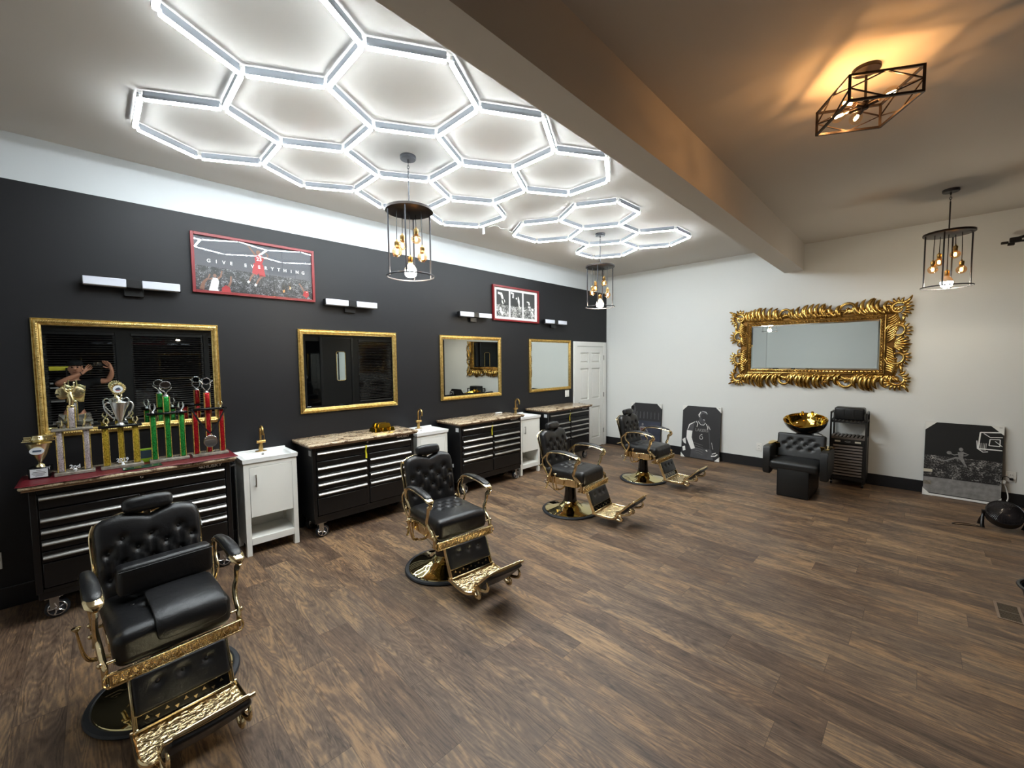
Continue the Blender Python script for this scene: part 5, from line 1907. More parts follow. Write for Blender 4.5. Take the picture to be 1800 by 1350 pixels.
# booster cushion with its seat cover on the first chair
t = thing('booster_cushion', 'black booster cushion with a draped seat flap on the nearest barber chair', 'cushion', (0.192, 2.80, 0), radians(5))
m = MB()
m.rbox((0.03, 0.045, 0.628), (0.395, 0.115, 0.150), 0.026, k=4, mid=3, rot=rotx(radians(-6)))
bc = m.build('cushion', 'leather', t, ang=60)
m = MB()
m.sweep([(-0.165, -0.022, 0.693), (0.225, -0.022, 0.693)], 0.0025, 6)
m.build('piping', 'leather_soft', bc)
m = MB()
pth = [(-0.02, 0.563), (-0.06, 0.557), (-0.15, 0.554), (-0.22, 0.547), (-0.280, 0.532), (-0.312, 0.502), (-0.324, 0.464), (-0.325, 0.425)]
A = []
for (y_, z_) in pth:
    A.append(m.ring([(-0.085, y_, z_ + 0.004), (0.06, y_ - 0.0, z_ + 0.007), (0.205, y_, z_ + 0.0)]))
for a, b in zip(A, A[1:]):
    m.bridge(a, b, closed=False)
fl_ = m.build('seat_flap', 'leather', t, ang=60)
sm = fl_.modifiers.new('th', 'SOLIDIFY'); sm.thickness = 0.005; sm.offset = 1
sb = fl_.modifiers.new('s', 'SUBSURF'); sb.levels = 2; sb.render_levels = 2


# ================================================================== ORNATE MIRROR ON THE BACK WALL
t = thing('ornate_mirror', 'wide mirror in a carved antique gold frame of scrolls and acanthus leaves', 'mirror', (XB, 1.182, 1.868), -pi / 2)
gw, gh = 0.755, 0.334      # half glass
ow, oh = 1.035, 0.585      # half outer
m = MB()
A = m.ring([(-gw, -0.030, -gh), (gw, -0.030, -gh), (gw, -0.030, gh), (-gw, -0.030, gh)])
B = m.ring([(-gw + .022, -0.0325, -gh + .022), (gw - .022, -0.0325, -gh + .022), (gw - .022, -0.0325, gh - .022), (-gw + .022, -0.0325, gh - .022)])
m.bridge(A, B); m.face(B)
A2 = m.ring([(-gw, -0.010, -gh), (gw, -0.010, -gh), (gw, -0.010, gh), (-gw, -0.010, gh)])
m.bridge(A2, A); m.face(A2[::-1])
m.build('mirror_glass', 'mirror', t, ang=1)
rnd = random.Random(3)
# inner moulding
m = MB()
fw = 0.062
for (x0, x1, z0_, z1_) in ((-gw - fw, gw + fw, gh, gh + fw), (-gw - fw, gw + fw, -gh - fw, -gh), (-gw - fw, -gw, -gh, gh), (gw, gw + fw, -gh, gh)):
    m.bb(x0, x1, -0.034, -0.006, z0_, z1_, 0.004)
m.build('backing', 'dark_bronze', t)
m = MB()


def twist_run(m, p, q, n_, wdt):
    """little overlapping leaves making a rope-like band"""
    p, q = Vector(p), Vector(q)
    d_ = (q - p).normalized()
    s_ = Vector((-d_.z, 0, d_.x))
    for i in range(n_):
        c_ = p + (q - p) * (i + 0.5) / n_
        k = 1 if i % 2 else -1
        L = (q - p).length / n_
        a = c_ - d_ * L * 0.55 - s_ * wdt * 0.42 * k
        b = c_ + Vector((0, -0.010, 0))
        e = c_ + d_ * L * 0.75 + s_ * wdt * 0.42 * k
        m.sweep([a, b, e], [(0.004, 0.004), (0.0085, 0.007), (0.002, 0.003)], 6, smooth=3, up=(0, -1, 0))


for sg in (-1, 1):
    twist_run(m, (-gw - 0.03, -0.036, sg * (gh + 0.022)), (gw + 0.03, -0.036, sg * (gh + 0.022)), 76, 0.030)
    twist_run(m, (sg * (gw + 0.022), -0.036, -gh), (sg * (gw + 0.022), -0.036, gh), 34, 0.030)
    m.sweep([(-gw - 0.05, -0.036, sg * (gh + 0.048)), (gw + 0.05, -0.036, sg * (gh + 0.048))], 0.009, 8)
    m.sweep([(sg * (gw + 0.048), -0.036, -gh - 0.05), (sg * (gw + 0.048), -0.036, gh + 0.05)], 0.009, 8)
    m.sweep([(-gw, -0.034, sg * (gh + 0.003)), (gw, -0.034, sg * (gh + 0.003))], 0.006, 8)
    m.sweep([(sg * (gw + 0.003), -0.034, -gh), (sg * (gw + 0.003), -0.034, gh)], 0.006, 8)
m.build('inner_moulding', 'antique_gold', t)


def scroll(m, c, r, a0, turns, sgn, wd, dep=-0.045, seg=26):
    pts, rad = [], []
    for i in range(seg + 1):
        f = i / seg
        rr_ = r * (1 - 0.78 * f)
        a = a0 + sgn * turns * 2 * pi * f
        pts.append((c[0] + rr_ * cos(a), dep - 0.018 * sin(pi * min(1, f * 1.3)), c[1] + rr_ * sin(a)))
        k = wd * (1 - 0.45 * f) * (0.45 + 0.55 * min(1, f * 6))
        rad.append((k, k * 0.8))
    m.sweep(pts, rad, 8, up=(0, -1, 0))
    # second, thinner rib riding outside
    pts2 = [(c[0] + (p[0] - c[0]) * 1.22, p[1] + 0.010, c[1] + (p[2] - c[1]) * 1.22) for p in pts[: int(seg * 0.62)]]
    m.sweep(pts2, [(wd * 0.45 * (1 - i / len(pts2)) + 0.003, wd * 0.4) for i in range(len(pts2))], 7, up=(0, -1, 0))
    m.sphere((pts[-1][0], dep - 0.012, pts[-1][2]), wd * 0.9, 10, 8)


def leaf(m, p, ang, L, curl, wd, dep=-0.030, h=0.022):
    """one acanthus lobe from p, heading ang, bending by curl"""
    pts, rad = [], []
    x, z = p
    a = ang
    N_ = 6
    for i in range(N_ + 1):
        f = i / N_
        pts.append((x, dep - h * sin(pi * (0.15 + 0.75 * f)), z))
        k = wd * (0.55 + 0.75 * sin(pi * min(1, f * 0.9 + 0.08))) * (1 if f < 0.85 else 0.5)
        rad.append((k, k * 0.75))
        x += L / N_ * cos(a); z += L / N_ * sin(a)
        a += curl / N_
    m.sweep(pts, rad, 7, smooth=2, up=(0, -1, 0))


def leaf_run(m, base, outd, along, L0, n_, spread, wd, env):
    """a row of lobes: base(f) start point; lean along the run"""
    for i in range(n_):
        f = (i + 0.5) / n_
        b = base(f)
        L = L0 * env(f)
        a = outd + along * (0.95 + 0.12 * sin(i * 1.7))
        leaf(m, b, a + rnd.uniform(-0.1, 0.1), L * 1.22, -along * 2.0, wd * (1.0 + 0.45 * env(f)), -0.028 - 0.006 * (i % 2), 0.026)


m = MB()
# stems following the long sides
for sg in (-1, 1):
    zb_ = gh + 0.085
    stem = [(-0.92, sg * (zb_ + 0.02)), (-0.70, sg * (zb_ + 0.045)), (-0.45, sg * (zb_ + 0.005)), (-0.2, sg * (zb_ + 0.05)), (0.05, sg * (zb_ + 0.0)), (0.3, sg * (zb_ + 0.05)), (0.55, sg * (zb_ + 0.01)), (0.85, sg * (zb_ + 0.04))]
    m.sweep([(a, -0.040, b) for a, b in stem], [(0.012, 0.012)] * len(stem), 8, smooth=6, up=(0, -1, 0))
    # overlapping lobe rows in three sweeps
    for (x0, x1, n_, al, L0) in ((-0.80, -0.33, 9, -1, 0.19), (-0.24, 0.36, 11, -1, 0.18), (0.50, 0.86, 7, -1, 0.19)):
        leaf_run(m, lambda f: (x0 + (x1 - x0) * f, sg * (gh + 0.070)), sg * pi / 2, sg * al * -1.0, L0, n_, 0, 0.0135, lambda f: 0.74 + 0.32 * sin(pi * f))
        leaf_run(m, lambda f: (x0 + (x1 - x0) * f + 0.02, sg * (gh + 0.062)), sg * pi / 2, sg * al * -1.0, L0 * 0.62, n_, 0, 0.010, lambda f: 0.8 + 0.3 * sin(2 * pi * f))
    # big open C scrolls on the long sides
    scroll(m, (-0.29, sg * (gh + 0.150)), 0.080, radians(200 if sg > 0 else 160), 1.05, -sg, 0.016)
    scroll(m, (0.43, sg * (gh + 0.155)), 0.088, radians(180), 1.1, -sg, 0.017)
    scroll(m, (0.19, sg * (gh + 0.135)), 0.045, radians(20 * sg), 1.1, sg, 0.012)
    scroll(m, (-0.70, sg * (gh + 0.125)), 0.038, radians(0), 1.1, sg, 0.011)
    for k in range(7):
        leaf(m, (-0.36 + 0.02 * k, sg * (gh + 0.09)), sg * radians(30 + k * 16), 0.085, sg * 0.9, 0.009)
        leaf(m, (0.36 + 0.024 * k, sg * (gh + 0.09)), sg * radians(30 + k * 15), 0.09, sg * 0.9, 0.010)
for sx1 in (-1, 1):
    for sg in (-1, 1):
        # corner clusters
        cx_, cz_ = sx1 * (gw + 0.165), sg * (gh + 0.120)
        scroll(m, (cx_, cz_), 0.085, radians(90 - 60 * sx1), 1.15, sx1 * sg, 0.018)
        for k in range(12):
            a = atan2(sg, sx1) + (k - 5.5) * 0.36
            leaf(m, (cx_ + 0.070 * cos(a), cz_ + 0.070 * sin(a)), a + 1.0 * sx1 * sg, 0.085, -1.3 * sx1 * sg, 0.012)
        for k in range(5):
            leaf(m, (sx1 * (gw + 0.02 + 0.03 * k), sg * (gh + 0.075)), sg * pi / 2 + sx1 * sg * -0.5, 0.10 + 0.01 * k, sx1 * sg * -1.0, 0.012)
        leaf(m, (cx_ + sx1 * 0.06, cz_ + sg * 0.06), atan2(sg, sx1), 0.115, 0.5 * sg, 0.013, -0.034)
        # side scrolls, one above and one below the middle
        c_ = (sx1 * (gw + 0.165), sg * 0.165)
        scroll(m, c_, 0.100, radians(90 + 90 * sx1), 1.2, -sx1 * sg, 0.019)
        for k in range(11):
            f = k / 10
            z = sg * (0.03 + 0.30 * f)
            leaf(m, (sx1 * (gw + 0.070), z), (0 if sx1 > 0 else pi) + sx1 * sg * (0.5 - 0.2 * f), 0.12 + 0.05 * sin(pi * f), sx1 * sg * 1.1, 0.0125)
        for k in range(7):
            a = (0 if sx1 > 0 else pi) + sx1 * sg * (-0.9 + 0.36 * k)
            leaf(m, (c_[0] + 0.075 * cos(a), c_[1] + 0.075 * sin(a)), a + 0.7 * sx1 * sg, 0.075, -0.9 * sx1 * sg, 0.011)
        leaf(m, (sx1 * (gw + 0.20), sg * 0.27), sg * pi / 2 + sx1 * -0.4 * sg, 0.12, 0.8 * sx1 * sg, 0.014)
# shell pointing outward at the right hand end
for k in range(7):
    a = (k - 3) * 0.24
    leaf(m, (gw + 0.140, 0.010 * (k - 3)), a, 0.165 - 0.012 * abs(k - 3), 0.25 * (k - 3) / 3, 0.014, -0.040)
# joined small scrolls at the middle of the left hand end
for sg in (-1, 1):
    scroll(m, (-gw - 0.150, sg * 0.052), 0.052, radians(0), 1.1, sg, 0.014)
    for k in range(5):
        leaf(m, (-gw - 0.10 - 0.02 * k, sg * 0.075), pi - sg * (0.3 + 0.25 * k), 0.085, -0.8 * sg, 0.011)
m.build('carved_frame', 'antique_gold', t, ang=60)
m = MB()
for sg in (-1, 1):
    m.bb(-gw - 0.16, gw + 0.16, -0.024, -0.008, sg * (gh + 0.055), sg * (gh + 0.155), 0.006)
    m.bb(sg * (gw + 0.055), sg * (gw + 0.150), -0.0235, -0.008, -gh - 0.06, gh + 0.06, 0.006)
m.build('carving_support', 'dark_bronze', t)


# ================================================================== SHAMPOO CHAIR, CART, CANVASES, FAN (back wall side)
t = thing('shampoo_chair', 'black tufted shampoo chair with a gold wash bowl below the ornate mirror', 'salon chair', (6.30, 1.10, 0), -pi / 2)
m = MB(); m.rbox((0, -0.035, 0.185), (0.335, 0.67, 0.365), 0.014, k=2); m.build('base', 'leather_soft', t)
for s_ in (-1, 1):
    m = MB()
    out = [(-0.33, 0.565), (-0.33, 0.30), (-0.315, 0.255), (-0.28, 0.238), (-0.24, 0.240), (-0.15, 0.27), (0.10, 0.30), (0.16, 0.32), (0.17, 0.42), (0.15, 0.545), (0.10, 0.590), (-0.28, 0.596), (-0.315, 0.590)]
    m.prism(out, s_ * 0.258, s_ * 0.335, 'YZ')
    bmesh.ops.bevel(m.bm, geom=m.bm.edges[:], offset=0.007, segments=2, affect='EDGES')
    am = m.build('armrest', 'leather_soft', t)
    m = MB()
    pts = [(s_ * 0.297, -0.16, 0.599), (s_ * 0.297, -0.06, 0.606), (s_ * 0.297, 0.06, 0.606), (s_ * 0.297, 0.14, 0.588), (s_ * 0.297, 0.172, 0.53), (s_ * 0.297, 0.182, 0.46)]
    m.sweep(pts, [(0.016, 0.004), (0.034, 0.006), (0.040, 0.007), (0.038, 0.007), (0.03, 0.006), (0.012, 0.004)], 10, smooth=4, up=(0, 0, 1))
    m.sweep([(s_ * 0.253, -0.02, 0.600), (s_ * 0.250, 0.02, 0.545), (s_ * 0.250, 0.045, 0.475)], [(0.004, 0.045), (0.004, 0.034), (0.003, 0.006)], 10, smooth=4, up=(1, 0, 0))
    m.build('gold_arm_plate', 'bowl_gold', am)


def ws(p):
    q = p.copy()
    if q.z > 0:
        q.z += 0.018 * (1 - (p.x / 0.25) ** 2) * (1 - (p.y / 0.22) ** 2)
    return q


m = MB(); m.rbox((0, -0.165, 0.375), (0.505, 0.42, 0.105), 0.035, k=4, mid=8, fn=ws); m.build('seat', 'leather_soft', t, ang=60)
wb = []
for n2, zz_ in ((3, 0.075), (4, 0.02), (3, -0.035)):
    for i in range(n2):
        wb.append(((i - (n2 - 1) / 2) * 0.115, zz_))
wf = tuft(wb, 0.022, 0.013)((0.26, 0.2), 0.035)
Rw = rotx(radians(-14))
m = MB(); m.rbox((0, 0.075, 0.565), (0.52, 0.085, 0.32), 0.022, k=4, mid=26, fn=wf, rot=Rw)
wbk = m.build('backrest', 'leather_soft', t, ang=70)
m = MB()
for bu, bv in wb:
    m.sphere(Rw @ Vector((bu, -0.028, bv)) + Vector((0, 0.075, 0.565)), 0.008, 10, 6, (1, 0.6, 1))
m.build('buttons', 'black_gloss', wbk)
# bowl: tilted towards the sitter
Rb = rotx(radians(17))
cb = Vector((0, 0.30, 0.860))
m = MB()
n_ = 48


def bowl_ring(m, rx_, ry_, z_, dy=0.0):
    pts = []
    for i in range(n_):
        a = 2 * pi * i / n_
        x_, y_ = rx_ * cos(a), ry_ * sin(a)
        zz = z_
        # neck dip at the front lip
        if y_ < 0:
            zz -= 0.018 * math.exp(-(x_ / 0.075) ** 2) * min(1, rx_ / 0.22)
        pts.append(Rb @ Vector((x_, y_ + dy, zz)) + cb)
    return m.ring(pts)


prof_in = [(0.245, 0.232, 0.034), (0.240, 0.226, 0.036), (0.228, 0.212, 0.020), (0.210, 0.190, -0.03), (0.175, 0.155, -0.085), (0.11, 0.10, -0.118), (0.03, 0.03, -0.124)]
rs = [bowl_ring(m, *p) for p in prof_in]
for a, b in zip(rs, rs[1:]):
    m.bridge(a, b)
m.face(rs[-1])
bw_ = m.build('wash_bowl', 'bowl_gold', t)
m = MB()
prof_out = [(0.246, 0.233, 0.032), (0.236, 0.220, -0.012), (0.212, 0.19, -0.06), (0.17, 0.15, -0.108), (0.11, 0.10, -0.138), (0.05, 0.05, -0.146)]
rs = [bowl_ring(m, *p) for p in prof_out]
for a, b in zip(rs, rs[1:]):
    m.bridge(a, b)
m.face(rs[-1])
m.build('bowl_shell', 'black_gloss', bw_)
m = MB()
p0 = Rb @ Vector((0.0, 0.12, -0.02)) + cb
m.cyl(Rb @ Vector((-0.055, 0.165, 0.03)) + cb, Rb @ Vector((-0.055, 0.165, 0.075)) + cb, 0.014, n=14)
m.sweep([Rb @ Vector(q) + cb for q in ((-0.055, 0.165, 0.07), (-0.055, 0.13, 0.085), (-0.055, 0.08, 0.06))], 0.009, 10, smooth=3)
m.cyl(Rb @ Vector((0.055, 0.165, 0.03)) + cb, Rb @ Vector((0.055, 0.155, 0.080)) + cb, 0.013, 0.018, n=14)
m.build('mixer_tap', 'bowl_gold', bw_)
m = MB(); m.bb(-0.09, 0.09, 0.24, 0.36, 0.30, 0.73, 0.01); m.build('bowl_post', 'black_plastic', t)
m = MB(); m.bb(-0.12, 0.12, 0.20, 0.40, 0.0, 0.31, 0.01); m.build('rear_base', 'black_plastic', t)
m = MB(); m.sweep([(0.10, 0.34, 0.72), (0.19, 0.31, 0.70), (0.20, 0.25, 0.62), (0.15, 0.22, 0.50)], 0.007, 8, smooth=4); m.build('hose', 'steel', t)

# shelf cart
t = thing('shelf_cart', 'black slatted shelf cart beside the shampoo chair', 'cart', (7.10, 0.69, 0), -pi / 2)
hw, yf, yb = 0.192, -0.15, 0.15
m = MB()
for s_ in (-1, 1):
    for y in (yf, yb - 0.022):
        m.bb(s_ * hw, s_ * (hw - 0.020), y, y + 0.022, 0.07, 0.965, 0.002)
    m.bb(s_ * hw, s_ * (hw - 0.020), yf, yb, 0.962, 0.984, 0.002)
    m.bb(s_ * hw, s_ * (hw - 0.020), yf, yb, 0.865, 0.880, 0.002)
    m.bb(s_ * (hw - 0.003), s_ * (hw - 0.012), yf + 0.02, yb - 0.02, 0.09, 0.655)
m.bb(-hw, hw, yb - 0.03, yb - 0.02, 0.09, 0.655)
m.bb(-hw + .02, hw - .02, yf + 0.0, yf + 0.02, 0.085, 0.125)
m.build('frame', 'black_wood', t)
for zz_, nm in ((0.868, 'top_shelf'), (0.655, 'slatted_shelf')):
    m = MB()
    n_s = 9
    for i in range(n_s):
        x_ = -hw + 0.03 + (2 * hw - 0.06) * i / (n_s - 1)
        m.bb(x_ - 0.012, x_ + 0.012, yf + 0.002, yb - 0.004, zz_ - 0.006, zz_ + 0.006, 0.001)
    m.bb(-hw + 0.02, hw - 0.02, yf, yf + 0.014, zz_ - 0.026, zz_ - 0.006)
    m.build(nm, 'slat_grey' if nm == 'slatted_shelf' else 'black_wood', t)
m = MB()
m.bb(-hw + 0.021, hw - 0.021, yf - 0.002, yf + 0.012, 0.565, 0.625, 0.002)
m.bb(-hw + 0.021, -hw + 0.04, yf - 0.002, yf + 0.012, 0.13, 0.565)
m.bb(hw - 0.04, hw - 0.021, yf - 0.002, yf + 0.012, 0.13, 0.565)
dr = m.build('door', 'black_wood', t)
m = MB()
for i in range(11):
    z = 0.150 + i * 0.0385
    m.box((0, yf + 0.008, z), (2 * hw - 0.078, 0.008, 0.026), rot=rotx(radians(-30)))
m.build('louvres', 'slat_grey', dr)
m = MB()
for s_ in (-1, 1):
    m.bb(s_ * 0.075, s_ * 0.135, yf - 0.0035, yf - 0.002, 0.585, 0.606)
m.build('cream_plates', 'cream', dr)
m = MB(); m.sweep([(0.03 * cos(a), yf - 0.003, 0.597 + 0.007 * sin(a)) for a in [i * pi / 8 for i in range(16)]], 0.0015, 6, closed=True)
m.build('oval_badge', 'grey_plastic', dr)
for s_ in (-1, 1):
    for y in (yf + 0.03, yb - 0.03):
        m = MB(); m.lathe((s_ * (hw - 0.03) - 0.010, y, 0.028), [(0.024, 0), (0.027, 0.004), (0.027, 0.016), (0.024, 0.020)], 16, 'X')
        m.box((s_ * (hw - 0.03), y, 0.062), (0.026, 0.03, 0.022))
        m.build('castor', 'black_plastic', t)
# towel steamer case on the cart
t = thing('black_case', 'black padded case standing on the top shelf of the cart', 'case', (7.10, 0.69, 0.8745), -pi / 2)
m = MB(); m.rbox((0, 0, 0.083), (0.315, 0.20, 0.165), 0.022, k=3); bx = m.build('body', 'leather_soft', t)
m = MB()
for x_ in (-0.055, 0.045):
    m.bb(x_, x_ + 0.006, -0.104, -0.099, 0.02, 0.145)
m.build('straps', 'black_plastic', bx)


# leaning canvases
def canvas(label, yc, wd, ht, x0=7.165, a=4.8, rz=0.0):
    t = thing('canvas_print', label, 'canvas print', (x0, yc, 0.0), 0, rot=(radians(-a), 0, -pi / 2 + rz))
    m = MB(); m.bb(-wd / 2, wd / 2, 0.002, 0.033, 0.008, ht, 0.001); m.build('stretched_canvas', 'canvas_edge', t)
    return t


def corners(t, wd, ht, c=0.085):
    for sx1, sz1 in ((-1, 1), (1, 1), (-1, -1), (1, -1)):
        x_, z_ = sx1 * wd / 2, (ht if sz1 > 0 else 0.008)
        m = MB()
        e = 0.004
        cc = c if sz1 > 0 else c * 0.85
        pts = [(x_ + sx1 * e, z_ + sz1 * e), (x_ - sx1 * cc, z_ + sz1 * e), (x_ + sx1 * e, z_ - sz1 * cc)]
        m.prism(pts, -0.005, -0.003)
        m.bb(x_ + sx1 * 0.0015, x_ + sx1 * e, -0.005, 0.034, min(z_, z_ - sz1 * cc), max(z_, z_ - sz1 * cc))
        m.bb(min(x_, x_ - sx1 * cc), max(x_, x_ - sx1 * cc), -0.005, 0.034, z_ + sz1 * 0.0012, z_ + sz1 * e)
        m.mi = 1
        if sz1 > 0 and sx1 > 0:
            m.flat([(x_ - 0.035, z_ - 0.016), (x_ - 0.012, z_ - 0.016), (x_ - 0.012, z_ - 0.010), (x_ - 0.035, z_ - 0.010)], -0.005)
        m.build('corner_guard', ['white_plastic', 'print_grey'], t)


# 1: rows of windows, small figure
W1, H1 = 0.600, 0.885
t = canvas('tall dark canvas print leaning on the back wall behind the farthest barber chair', 3.675, W1, H1)
m = MB()
m.bb(-W1 / 2, W1 / 2, 0.0, 0.002, 0.01, H1)
m.mi = 1
m.flat([(-W1 / 2, 0.56), (W1 / 2, 0.56), (W1 / 2, H1), (-W1 / 2, H1)], -0.0002)
m.mi = 2
for i in range(8):
    u = -0.26 + i * 0.072
    wv = 0.022 if i < 4 else 0.016
    m.flat([(u, 0.60), (u + wv, 0.60), (u + wv, 0.71), (u + wv / 2, 0.735), (u, 0.71)], -0.0010)
m.flat([(-0.30, 0.60), (-0.22, 0.60), (-0.20, 0.75), (-0.235, 0.88), (-0.30, 0.80)], -0.0010)
m.mi = 3
m.flat([(-0.295, 0.755), (-0.235, 0.745), (-0.235, 0.82), (-0.295, 0.83)], -0.0018)
# small figure from behind
m.mi = 4
m.disc((-0.05, 0.485), 0.020, 0.025, -0.001)
m.ribbon([(-0.075, 0.44), (-0.115, 0.40), (-0.125, 0.33)], [0.03, 0.024, 0.018], -0.001)
m.ribbon([(-0.025, 0.44), (0.03, 0.395), (0.055, 0.36)], [0.03, 0.024, 0.016], -0.001)
m.flat([(-0.09, 0.45), (-0.01, 0.45), (0.0, 0.40), (-0.01, 0.27), (-0.09, 0.27), (-0.10, 0.40)], -0.001)
m.mi = 5
m.flat([(-0.085, 0.42), (-0.015, 0.42), (-0.005, 0.30), (-0.095, 0.30)], -0.0018)
for i in range(5):
    m.flat([(-0.2 + i * 0.10, 0.06), (-0.19 + i * 0.10, 0.06), (-0.19 + i * 0.10, 0.22), (-0.2 + i * 0.10, 0.24)], -0.0010)
m.build('print', ['print_navy', 'print_dark', 'print_mid', 'black_plastic', 'print_grey', 'print_maroon'], t)
corners(t, W1, H1)

# 2: player in a vest
W2, H2 = 0.625, 0.895
t = canvas('canvas print of a player in a number six vest, left of the shampoo chair', 2.668, W2, H2)
m = MB()
m.bb(-W2 / 2, W2 / 2, 0.0, 0.002, 0.01, H2)
Yp = -0.0002
sxx = lambda px: (px - 0.5) * W2
szz = lambda pz: H2 * (1 - pz)
def Q(*pp):
    return [(sxx(a), szz(b)) for a, b in pp]
m.mi = 1   # mid grey body
m.flat(Q((0.30, 0.30), (0.42, 0.265), (0.62, 0.30), (0.70, 0.34), (0.74, 0.50), (0.78, 0.80), (0.30, 0.80), (0.24, 0.55), (0.16, 0.45), (0.18, 0.35)), Yp)
m.flat(Q((0.28, 0.80), (0.80, 0.80), (0.86, 0.985), (0.25, 0.985)), Yp)
m.mi = 1   # head
m.disc((sxx(0.535), szz(0.165)), 0.068, 0.078, Yp, 22)
m.flat(Q((0.46, 0.22), (0.60, 0.24), (0.62, 0.30), (0.44, 0.29)), Yp)
m.mi = 3
m.disc((sxx(0.575), szz(0.185)), 0.052, 0.050, Yp - 0.0008, 20)
m.flat(Q((0.33, 0.31), (0.46, 0.28), (0.55, 0.345), (0.63, 0.31), (0.69, 0.36), (0.73, 0.60), (0.76, 0.79), (0.32, 0.79), (0.29, 0.55)), Yp - 0.0008)
m.mi = 4   # white arm sleeve, outlines
m.flat(Q((0.135, 0.47), (0.285, 0.475), (0.27, 0.60), (0.375, 0.80), (0.27, 0.83), (0.13, 0.62)), Yp - 0.0016)
m.ribbon(Q((0.35, 0.295), (0.20, 0.36), (0.155, 0.46)), [0.006, 0.02, 0.008], Yp - 0.0016)
m.ribbon(Q((0.38, 0.285), (0.42, 0.33), (0.40, 0.39)), 0.010, Yp - 0.0016)
m.ribbon(Q((0.43, 0.285), (0.50, 0.345), (0.58, 0.345), (0.62, 0.305)), 0.009, Yp - 0.0016)
m.ribbon(Q((0.64, 0.32), (0.69, 0.39), (0.67, 0.43)), 0.010, Yp - 0.0016)
m.ribbon(Q((0.70, 0.35), (0.75, 0.42)), 0.007, Yp - 0.0016)
m.ribbon(Q((0.49, 0.10), (0.44, 0.16), (0.46, 0.20)), [0.01, 0.02, 0.012], Yp - 0.0016)
m.ribbon(Q((0.56, 0.245), (0.60, 0.25)), 0.008, Yp - 0.0016)
m.ribbon(Q((0.52, 0.085), (0.62, 0.10), (0.66, 0.135)), [0.004, 0.010, 0.004], Yp - 0.0016)
m.ribbon(Q((0.80, 0.66), (0.84, 0.78)), 0.005, Yp - 0.0016)
m.ribbon(Q((0.66, 0.81), (0.70, 0.83)), 0.018, Yp - 0.0016)
m.mi = 2
for k in range(5):
    m.ribbon(Q((0.33 + 0.02 * k, 0.69 + 0.05 * k), (0.46, 0.715 + 0.04 * k), (0.58, 0.73 + 0.045 * k)), 0.004, Yp - 0.0016)
m.mi = 4
m.flat(Q((0.02, 0.66), (0.10, 0.62), (0.13, 0.74), (0.06, 0.72)), Yp - 0.0016)
m.flat(Q((0.03, 0.80), (0.10, 0.78), (0.12, 0.86), (0.05, 0.88)), Yp - 0.0016)
m.ribbon(Q((0.82, 0.87), (0.92, 0.84)), 0.012, Yp - 0.0016)
m.ribbon(Q((0.80, 0.91), (0.90, 0.90), (0.96, 0.86)), 0.02, Yp - 0.0016)
m.mi = 2
m.text('LAKERS', 0.068, (sxx(0.53), szz(0.45)), Yp - 0.0026, sx=0.92)
m.mi = 4
m.text('6', 0.125, (sxx(0.525), szz(0.575)), Yp - 0.0026)
m.mi = 3
m.text('6', 0.100, (sxx(0.525), szz(0.575)), Yp - 0.0036)
m.build('print', ['print_dark', 'print_mid', 'print_grey', 'print_dark', 'print_white'], t)
corners(t, W2, H2)

# 3: dunk at the hoop, crowd
W3, H3 = 0.630, 0.905
t = canvas('wide canvas print of a leaping player and a basketball hoop, leaning at the right', -0.345, W3, H3)
m = MB()
m.bb(-W3 / 2, W3 / 2, 0.0, 0.002, 0.01, H3)
pr = m.build('print', ['canvas_edge'], t)
m = MB()
oz = 0.42
m.bb(-W3 / 2, W3 / 2, -0.0012, 0.0, 0.235 - oz, 0.50 - oz)
o = m.build('crowd', ['crowd_c'], pr); o.location = (0, 0, oz)
m = MB()
sxx = lambda px: (px - 0.5) * W3
szz = lambda pz: H3 * (1 - pz)
Yp = -0.0014
m.mi = 0
m.flat(Q((0.0, 0.745), (0.4, 0.735), (1, 0.735), (1, 0.955), (0, 0.955)), Yp + 0.001)
m.mi = 1
m.flat(Q((0.0, 0.965), (1, 0.965), (1, 0.992), (0, 0.992)), Yp)
for a_, b_, w_ in (((0.72, 0.09), (0.99, 0.075), 0.012), ((0.72, 0.09), (0.70, 0.30), 0.012), ((0.70, 0.30), (0.99, 0.30), 0.012), ((0.84, 0.17), (0.96, 0.165), 0.008),
                   ((0.84, 0.17), (0.83, 0.25), 0.008), ((0.83, 0.25), (0.96, 0.25), 0.008), ((0.96, 0.165), (0.96, 0.25), 0.008), ((0.76, 0.10), (0.84, 0.145), 0.007), ((0.84, 0.145), (0.99, 0.135), 0.008), ((0.90, 0.19), (0.99, 0.25), 0.006)):
    m.ribbon(Q(a_, b_), w_, Yp)
m.ribbon(Q((0.68, 0.20), (0.69, 0.30), (0.76, 0.34), (0.82, 0.33)), 0.008, Yp)
for k in range(6):
    m.ribbon(Q((0.70 + 0.02 * k, 0.225), (0.715 + 0.015 * k, 0.32)), 0.003, Yp)
